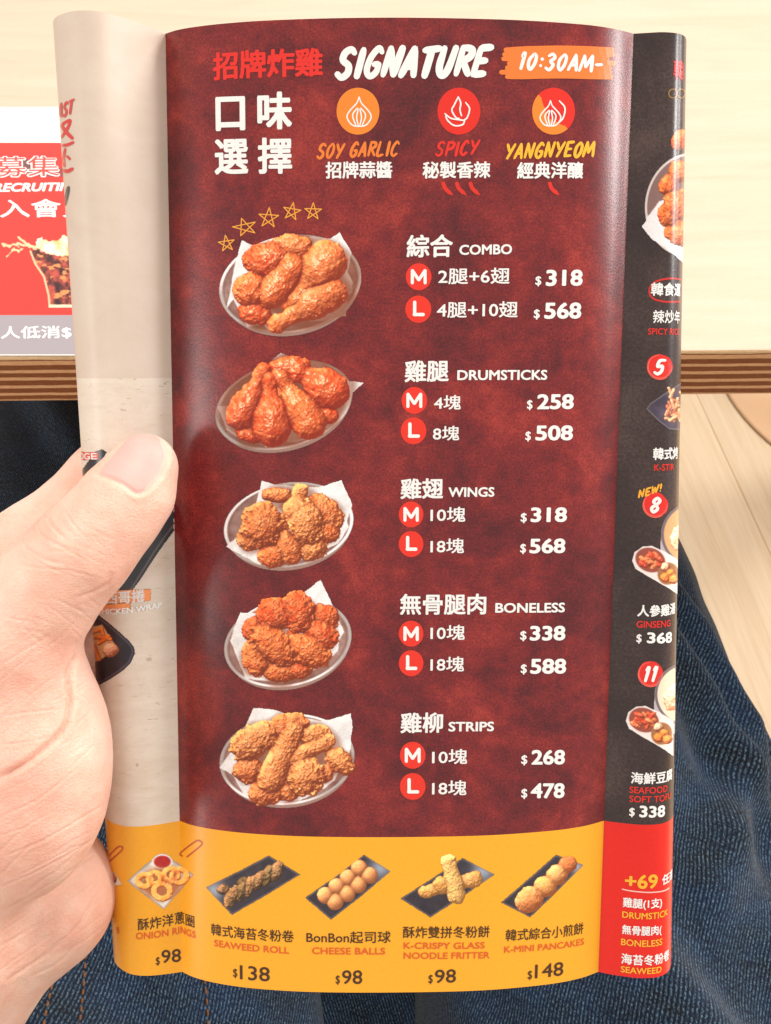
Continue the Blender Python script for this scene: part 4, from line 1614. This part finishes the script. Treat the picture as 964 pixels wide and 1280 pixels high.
def smin(a, b, k):
    h = np.clip(k - np.abs(a - b), 0, None) / k
    return np.minimum(a, b) - h * h * k * 0.25


def chain(nodes, k=3.0):
    d = None
    for A, B in zip(nodes[:-1], nodes[1:]):
        c = cone(A, B)
        d = c if d is None else smin(d, c, k)
    return d


thumb = chain([nd(181, 583, 232.0, 6.9), nd(165, 615, 231.5, 8.4), nd(139, 648, 230, 8.9), nd(103, 689, 229.5, 9.9), nd(59, 736, 231, 10.8), nd(20, 806, 233, 12.6)], 4)
thenar = smin(ellip(38, 965, 238, 17.5, 27.5, 16.5, -6), cone(nd(20, 806, 233, 12.4), nd(22, 900, 238, 14.5)), 5)
meta = chain([nd(0, 815, 240, 13.5), nd(-40, 960, 248, 22), nd(-90, 1140, 256, 26), nd(-160, 1330, 262, 25)], 8)
heel = smin(ellip(55, 1110, 260, 15.0, 17, 13, 20), cone(nd(60, 1118, 262, 12.5), nd(-70, 1262, 266, 18.5)), 10)
knuck = chain([nd(-60, 860, 262, 19), nd(-10, 752, 266, 14.5), nd(48, 698, 267, 12.8)], 8)
hand = smin(thumb, thenar, 2.5)
hand = smin(hand, meta, 8)
hand = smin(hand, knuck, 12)
hand = smin(hand, heel, 5)
# the four fingers close behind the menu
index = chain([nd(48, 698, 267, 12.8), nd(140, 604, 268, 10.4), nd(240, 553, 264, 8.4), nd(305, 545, 258, 6.8)], 4)
middle = chain([nd(-20, 800, 276, 14), nd(120, 715, 276, 10.4), nd(235, 660, 271, 8.6), nd(310, 650, 263, 6.9)], 4)
ring = chain([nd(-40, 920, 280, 13.5), nd(100, 830, 281, 10.0), nd(210, 775, 277, 8.2), nd(285, 765, 270, 6.6)], 4)
little = chain([nd(-50, 1030, 280, 13), nd(75, 945, 282, 8.8), nd(165, 890, 280, 7.2), nd(225, 875, 275, 5.9)], 4)
fing = np.minimum(np.minimum(index, middle), np.minimum(ring, little))
hand = smin(hand, fing, 5)
arr = np.clip(hand / VOX, -3, 3).astype(np.float32)
grid = openvdb.FloatGrid(3.0)
grid.copyFromArray(arr)
pts, quads = grid.convertToQuads(isovalue=0.0)
pts = np.asarray(pts, float) * VOX + np.array([BX[0], BYv[0], BZv[0]])
quads = np.asarray(quads, np.int64)


def smooth_mesh(P, Q, n, lam=0.5):
    e = np.concatenate([Q[:, [0, 1]], Q[:, [1, 2]], Q[:, [2, 3]], Q[:, [3, 0]]])
    cnt = np.bincount(e[:, 0], minlength=len(P)) + np.bincount(e[:, 1], minlength=len(P))
    for _ in range(n):
        acc = np.stack([np.bincount(e[:, 0], P[e[:, 1], c], len(P)) + np.bincount(e[:, 1], P[e[:, 0], c], len(P)) for c in range(3)], 1)
        P = P + lam * (acc / np.maximum(cnt, 1)[:, None] - P)
    return P


def vnormals(P, Q):
    fn = np.cross(P[Q[:, 2]] - P[Q[:, 0]], P[Q[:, 3]] - P[Q[:, 1]])
    n = np.stack([sum(np.bincount(Q[:, k], fn[:, c], len(P)) for k in range(4)) for c in range(3)], 1)
    return n / (np.linalg.norm(n, axis=1, keepdims=True) + 1e-12)


pts = smooth_mesh(pts, quads, 7)
nrm = vnormals(pts, quads)
ctr = pts - np.array([-75, -40, 250.0])
if (np.sum(nrm * ctr, 1) > 0).mean() < 0.5:
    quads = quads[:, ::-1].copy()
    nrm = -nrm


def subdivide(P, Q):
    n = len(P)
    e = np.sort(np.concatenate([Q[:, [0, 1]], Q[:, [1, 2]], Q[:, [2, 3]], Q[:, [3, 0]]]), axis=1)
    key, invk = np.unique(e[:, 0] * n + e[:, 1], return_inverse=True)
    em = (P[key // n] + P[key % n]) / 2
    fcen = P[Q].mean(1)
    m = len(Q)
    ei = n + invk.reshape(4, m)
    fi = n + len(key) + np.arange(m)
    Q2 = np.concatenate([np.stack([Q[:, k], ei[k], fi, ei[(k + 3) % 4]], 1) for k in range(4)])
    return np.concatenate([P, em, fcen]), Q2


pts, quads = subdivide(pts, quads)
pts = smooth_mesh(pts, quads, 3)
nrm = vnormals(pts, quads)
uvp = pix(pts)
front = sm(-nrm[:, 2], -0.05, 0.35)
X, Y = uvp[:, 0], uvp[:, 1]
disp = np.zeros(len(pts))


def crease(P, w, depth, bulge=0.35):
    """a furrow w px wide with soft flanks"""
    global disp
    c_ = crom(P, 6)
    m = 9 * w + 4
    k = np.nonzero((X > c_[:, 0].min() - m) & (X < c_[:, 0].max() + m) & (Y > c_[:, 1].min() - m) & (Y < c_[:, 1].max() + m) & (front > 0))[0]
    x, y = X[k], Y[k]
    d = segdist(x + 1.5 * (fbm(x / 9, y / 9, 3) - .5), y + 1.5 * (fbm(x / 9, y / 9, 4) - .5), c_.tolist(), False)
    e = np.minimum(np.hypot(x - c_[0, 0], y - c_[0, 1]), np.hypot(x - c_[-1, 0], y - c_[-1, 1]))
    f = sm(e, 0, 14) * .8 + .2
    disp[k] += front[k] * f * (-depth * np.exp(-(d / w)**2) + bulge * depth * np.exp(-((d - 3.0 * w) / (2.2 * w))**2))


def Z1(pl):   # from the close-up of the thumb (0,460)-(260,880)
    return [(x / 3.046, 460 + y / 3.046) for x, y in pl]


def Z2(pl):   # from the close-up of the heel of the hand (0,860)-(260,1280)
    return [(x / 3.046, 860 + y / 3.046) for x, y in pl]


for P, w, dp in (
        (Z1([(185, 555), (200, 600), (255, 655)]), 2.0, .34), (Z1([(140, 590), (165, 640), (235, 680), (290, 700)]), 2.0, .34), (Z1([(85, 660), (115, 695), (190, 735), (235, 740)]), 2.2, .42),
        (Z1([(95, 700), (170, 750), (270, 790)]), 1.6, .26), (Z1([(245, 540), (285, 600), (330, 650)]), 1.6, .22), (Z1([(120, 560), (130, 620), (160, 660)]), 1.6, .22),
        (Z1([(60, 740), (140, 760), (260, 770), (380, 800)]), 1.5, .2), (Z1([(160, 700), (260, 700), (345, 745)]), 1.5, .2),
        (Z1([(425, 790), (410, 822), (360, 850), (300, 870)]), 2.4, .55),
        (Z1([(300, 1085), (270, 1150), (255, 1230)]), 3.0, .8),
        (Z2([(265, -10), (266, 70), (235, 165), (120, 270), (0, 345)]), 3.0, .85),
        (Z2([(0, 105), (120, 90), (240, 80)]), 1.5, .2), (Z2([(0, 215), (110, 205), (205, 180)]), 1.5, .22), (Z2([(60, 330), (180, 250), (250, 200)]), 1.4, .2),
        (Z2([(0, 490), (150, 420), (300, 300)]), 1.6, .24), (Z2([(20, 640), (200, 560), (400, 440)]), 1.6, .22), (Z2([(0, 760), (150, 690), (390, 560)]), 1.5, .2),
        (Z2([(0, 860), (200, 740), (380, 620)]), 1.6, .22), (Z2([(0, 985), (170, 880), (330, 760), (390, 690)]), 1.8, .28), (Z2([(30, 1110), (180, 1010), (300, 900), (360, 800)]), 2.4, .5),
        (Z2([(120, 1100), (230, 1040), (310, 950)]), 1.8, .3), (Z2([(300, 80), (340, 160), (350, 220)]), 1.4, .2), (Z2([(290, 20), (350, 60), (380, 120)]), 1.4, .25),
        (Z2([(0, 560), (90, 530), (200, 470)]), 1.3, .16), (Z2([(60, 720), (250, 620), (330, 590)]), 1.3, .16), (Z2([(0, 930), (120, 850), (260, 740)]), 1.3, .16)):
    crease(P, w * .72, dp * .62)

crease(Z1([(300, 1070), (285, 1110), (262, 1160)]) + Z2([(265, 20), (258, 90), (235, 165), (150, 245), (60, 310), (0, 345)]), 4.5, .5, .4)
rnd = random.Random(4)
for k in range(46):
    x, y = rnd.uniform(-5, 120), rnd.uniform(770, 1230)
    if y < 850 and x > 90:
        continue
    an = math.radians(rnd.uniform(24, 46))
    L = rnd.uniform(22, 60)
    crease([(x - L * math.cos(an), y + L * math.sin(an)), (x, y + rnd.uniform(-4, 4)), (x + L * math.cos(an), y - L * math.sin(an))], 1.2, rnd.uniform(.04, .11))
for k in range(26):
    x, y = rnd.uniform(0, 130), rnd.uniform(640, 800)
    an = math.radians(rnd.uniform(-50, -10))
    L = rnd.uniform(10, 30)
    crease([(x - L * math.cos(an), y + L * math.sin(an)), (x, y + rnd.uniform(-3, 3)), (x + L * math.cos(an), y - L * math.sin(an))], 1.2, rnd.uniform(.04, .10))

NAIL = [(122, 592), (137, 597), (151, 603), (162, 610), (171, 616), (184, 612), (197, 598), (206, 579), (208, 565), (203, 551), (192, 541), (176, 537), (160, 545), (144, 563), (129, 583)]
NL = crom(NAIL + [NAIL[0]], 6)[:-1]
ins = inpoly(X, Y, NL.tolist())
sd = segdist(X, Y, NL.tolist()) * np.where(ins, 1, -1)
fr2 = sm(-nrm[:, 2], 0.0, 0.25)
nail = sm(sd, -1.2, 2.4) * fr2
near_thumb = (Y < 640) & (X > 110)
nail = nail * near_thumb
disp = disp + near_thumb * fr2 * (-0.36 * np.exp(-((sd + 0.8) / 3.0)**2) + 0.20 * np.exp(-((sd + 6.0) / 4.5)**2) * sm(X * .72 + Y * .69, 515, 545))
tipd = segdist(X, Y, crom([(184, 612), (197, 598), (206, 579), (208, 565), (203, 551)], 6).tolist(), False)
free = sm(-tipd, -4.2, -2.2) * nail
disp = disp + 0.10 * (fbm(X / 14, Y / 14, 8, 3) - .5) * (1 - nail) + 0.5 * (fbm(X / 60, Y / 60, 12, 2) - .5) * (1 - nail)
pts = smooth_mesh(pts + nrm * disp[:, None], quads, 1)
# fine skin lines, fanning over the ball of the thumb
HW = c2w(pts)
H0 = HW[np.argmin(HW[:, 2])]
H0 = c2w(np.array([-75.0, -100.0, 250.0])).reshape(3)
hand_o = mesh_obj('hand', HW, quads[:, ::-1], skin_mat(), None, H0, smooth=True)
hand_o.location = H0
ca = hand_o.data.color_attributes.new('nail', 'FLOAT_COLOR', 'POINT')
c4 = np.zeros((len(pts), 4), np.float32)
c4[:, 0] = nail
c4[:, 1] = free
c4[:, 3] = 1
ca.data.foreach_set('color', c4.ravel())
tag(hand_o, 'bare left hand gripping the menu with its thumb over the beige page', 'hand')

# ------------------------------------------------------------------ jeans
JO = np.array([0.0, 0.05, 0.45])
jeans = empty('jeans', JO)
tag(jeans, 'dark blue denim jeans on the seated lap under the menu', 'jeans')
DENIM = denim_mat()


def leg(name, path, rad, folds, seed):
    P = np.array(path, float)
    L = np.r_[0, np.cumsum(np.linalg.norm(np.diff(P, axis=0), axis=1))]
    nv, nu = 320, 240
    Cn = crom(P, 24)
    s = np.r_[0, np.cumsum(np.linalg.norm(np.diff(Cn, axis=0), axis=1))]
    si = np.linspace(0, s[-1], nv)
    Cc = np.stack([np.interp(si, s, Cn[:, c]) for c in range(3)], 1)
    T = np.gradient(Cc, axis=0)
    T /= np.linalg.norm(T, axis=1, keepdims=True)
    R = np.interp(si, np.linspace(0, s[-1], len(rad)), rad)
    side = np.array([1.0, 0, 0]) - T * T[:, 0:1]
    side /= np.linalg.norm(side, axis=1, keepdims=True)
    up = np.cross(side, T)
    th = np.linspace(0, 2 * math.pi, nu + 1)
    SI, TH_ = np.meshgrid(si, th, indexing='ij')
    U, V = TH_ * R.mean() * 1000, SI * 1000
    r = R[:, None] * np.ones_like(TH_)
    wrap = np.cos(TH_), np.sin(TH_)
    r = r + 0.012 * (fbm(wrap[0] * 1.5 + SI * 9 + 20, wrap[1] * 1.5 + SI * 5 + 20, seed, 3) - .5) * 2
    for (s0, t0, s1, t1, w, h) in folds:
        d = np.hypot(0, 0)
        ax, ay, bx, by = t0 * 80, s0 * 1000, t1 * 80, s1 * 1000
        x, y = TH_ * 80, SI * 1000
        dx, dy = bx - ax, by - ay
        hh = np.clip(((x - ax) * dx + (y - ay) * dy) / (dx * dx + dy * dy), 0, 1)
        dist = np.hypot(x - ax - hh * dx, y - ay - hh * dy)
        f = np.sin(np.clip(hh, 0.02, .98) * math.pi)**.5
        r = r + h * f * (np.exp(-(dist / w)**2) - .5 * np.exp(-((dist - 2.1 * w) / (1.2 * w))**2))
    ell = 0.92
    V3 = Cc[:, None, :] + (r * np.cos(TH_))[..., None] * side[:, None, :] + (r * np.sin(TH_) * ell)[..., None] * up[:, None, :]
    idx = np.arange(nv * (nu + 1)).reshape(nv, nu + 1)
    F = np.stack([idx[:-1, :-1], idx[:-1, 1:], idx[1:, 1:], idx[1:, :-1]], -1).reshape(-1, 4)
    uv = np.stack([U, V], -1).reshape(-1, 2)
    o = mesh_obj(name, V3.reshape(-1, 3), F, DENIM, jeans, JO, smooth=True, uv=uv)
    return o, V3, si, th


# angles: 0 = right side, pi/2 = top
leg_r, VR, SR, THR = leg('trouser_leg', [(0.10, -0.12, 0.50), (0.108, 0.08, 0.515), (0.102, 0.30, 0.525), (0.074, 0.50, 0.535), (0.062, 0.60, 0.50), (0.06, 0.64, 0.36), (0.06, 0.66, 0.10)],
                         [.115, .108, .098, .088, .082, .075, .07, .068],
                         [(0.30, .55, 0.55, 1.5, 8, .013), (0.24, .2, 0.52, 1.0, 9, .013), (0.20, .9, 0.36, 2.2, 10, .010), (0.14, .2, 0.28, 1.9, 11, .012), (0.34, .0, 0.46, .6, 7, .010), (0.40, .7, 0.30, 1.3, 9, .009)], 5)
leg_l, VL, SL, THL = leg('trouser_leg', [(-0.10, -0.12, 0.50), (-0.115, 0.08, 0.515), (-0.15, 0.30, 0.525), (-0.185, 0.52, 0.54), (-0.20, 0.62, 0.50), (-0.205, 0.66, 0.36), (-0.21, 0.68, 0.10)],
                         [.115, .108, .098, .090, .086, .078, .07, .068],
                         [(0.30, 1.0, 0.5, 2.2, 10, .008), (0.18, .9, 0.3, 2.0, 11, .008), (0.5, 1.2, 0.66, 2.0, 9, .007)], 9)


def stitch(name, V3, th0, i0, i1, parent):
    """a run of short thread stitches lying along the cloth"""
    j = int(th0 / (2 * math.pi) * (V3.shape[1] - 1))
    V, F = [], []
    pth = V3[i0:i1, j]
    nm = np.cross(V3[i0:i1, j + 1] - V3[i0:i1, j - 1], np.gradient(pth, axis=0))
    nm /= np.linalg.norm(nm, axis=1, keepdims=True)
    if nm[:, 2].mean() < 0:
        nm = -nm
    s = np.r_[0, np.cumsum(np.linalg.norm(np.diff(pth, axis=0), axis=1))]
    q = 0.0
    while q < s[-1] - 0.003:
        a = np.array([np.interp(q, s, pth[:, c]) for c in range(3)])
        b = np.array([np.interp(q + 0.0027, s, pth[:, c]) for c in range(3)])
        n = np.array([np.interp(q, s, nm[:, c]) for c in range(3)])
        t = (b - a) / np.linalg.norm(b - a)
        sd_ = np.cross(t, n)
        base = len(V)
        for k, f in enumerate((0, .25, .75, 1)):
            c = a + (b - a) * f + n * (0.0001 if k in (0, 3) else 0.0005)
            w = 0.0003 if k in (0, 3) else 0.0005
            for ang in range(6):
                V.append(c + sd_ * w * math.cos(ang * math.pi / 3) + n * w * math.sin(ang * math.pi / 3))
        for k in range(3):
            for g in range(6):
                F.append((base + k * 6 + g, base + k * 6 + (g + 1) % 6, base + k * 6 + 6 + (g + 1) % 6, base + k * 6 + 6 + g))
        q += 0.0042
    return mesh_obj(name, V, F, THREAD, parent, JO, smooth=True)


THREAD = thread_mat()
for t0 in (1.50, 1.62, 1.02):
    stitch('stitching', VL, t0, 40, 150, leg_l)


# the front of the trousers closes the gap between the thighs
V, F, UVs = [], [], []
nx, ny = 60, 70
for j in range(ny + 1):
    for i in range(nx + 1):
        u, v = i / nx, j / ny
        x = -0.12 + 0.24 * u
        y = -0.16 + 0.50 * v
        z = 0.562 - 0.05 * max(0, v - .25) - 0.16 * max(0, v - .62)**1.5 - 0.035 * math.exp(-(x / 0.035)**2) * v
        z += 0.004 * math.sin(16 * v + 9 * u) * math.sin(3.1 * u)
        V.append((x, y, z)); UVs.append((x * 1000, y * 1000))
for j in range(ny):
    for i in range(nx):
        a = j * (nx + 1) + i
        F.append((a, a + 1, a + nx + 2, a + nx + 1))
fp = mesh_obj('fly_panel', V, F, DENIM, jeans, JO, smooth=True, uv=np.array(UVs))
so = fp.modifiers.new('cloth', 'SOLIDIFY')
so.thickness = 0.0015

for o, lb in zip([o for o in COL.objects if o.name.split('.')[0] == 'dish_photo'], (
        'printed bowl of six glazed drumsticks and wings under the stars', 'printed bowl of red glazed drumsticks', 'printed bowl of fried wings', 'printed bowl of boneless fried chicken chunks',
        'printed bowl of golden fried chicken strips', 'printed tray of seaweed rolls', 'printed tray of eight cheese balls', 'printed tray of crossed noodle fritters', 'printed tray of small pancakes',
        'printed paper tray of onion rings with red dip', 'sliver of a printed tray at the left curl', 'printed chicken plate cut by the right curl', 'printed dark plate of noodles', 'printed soup set under the number 8',
        'printed soup set under the number 11', 'printed black dishes behind the thumb', 'printed black plate with a carrot wrap')):
    o['label'] = lb
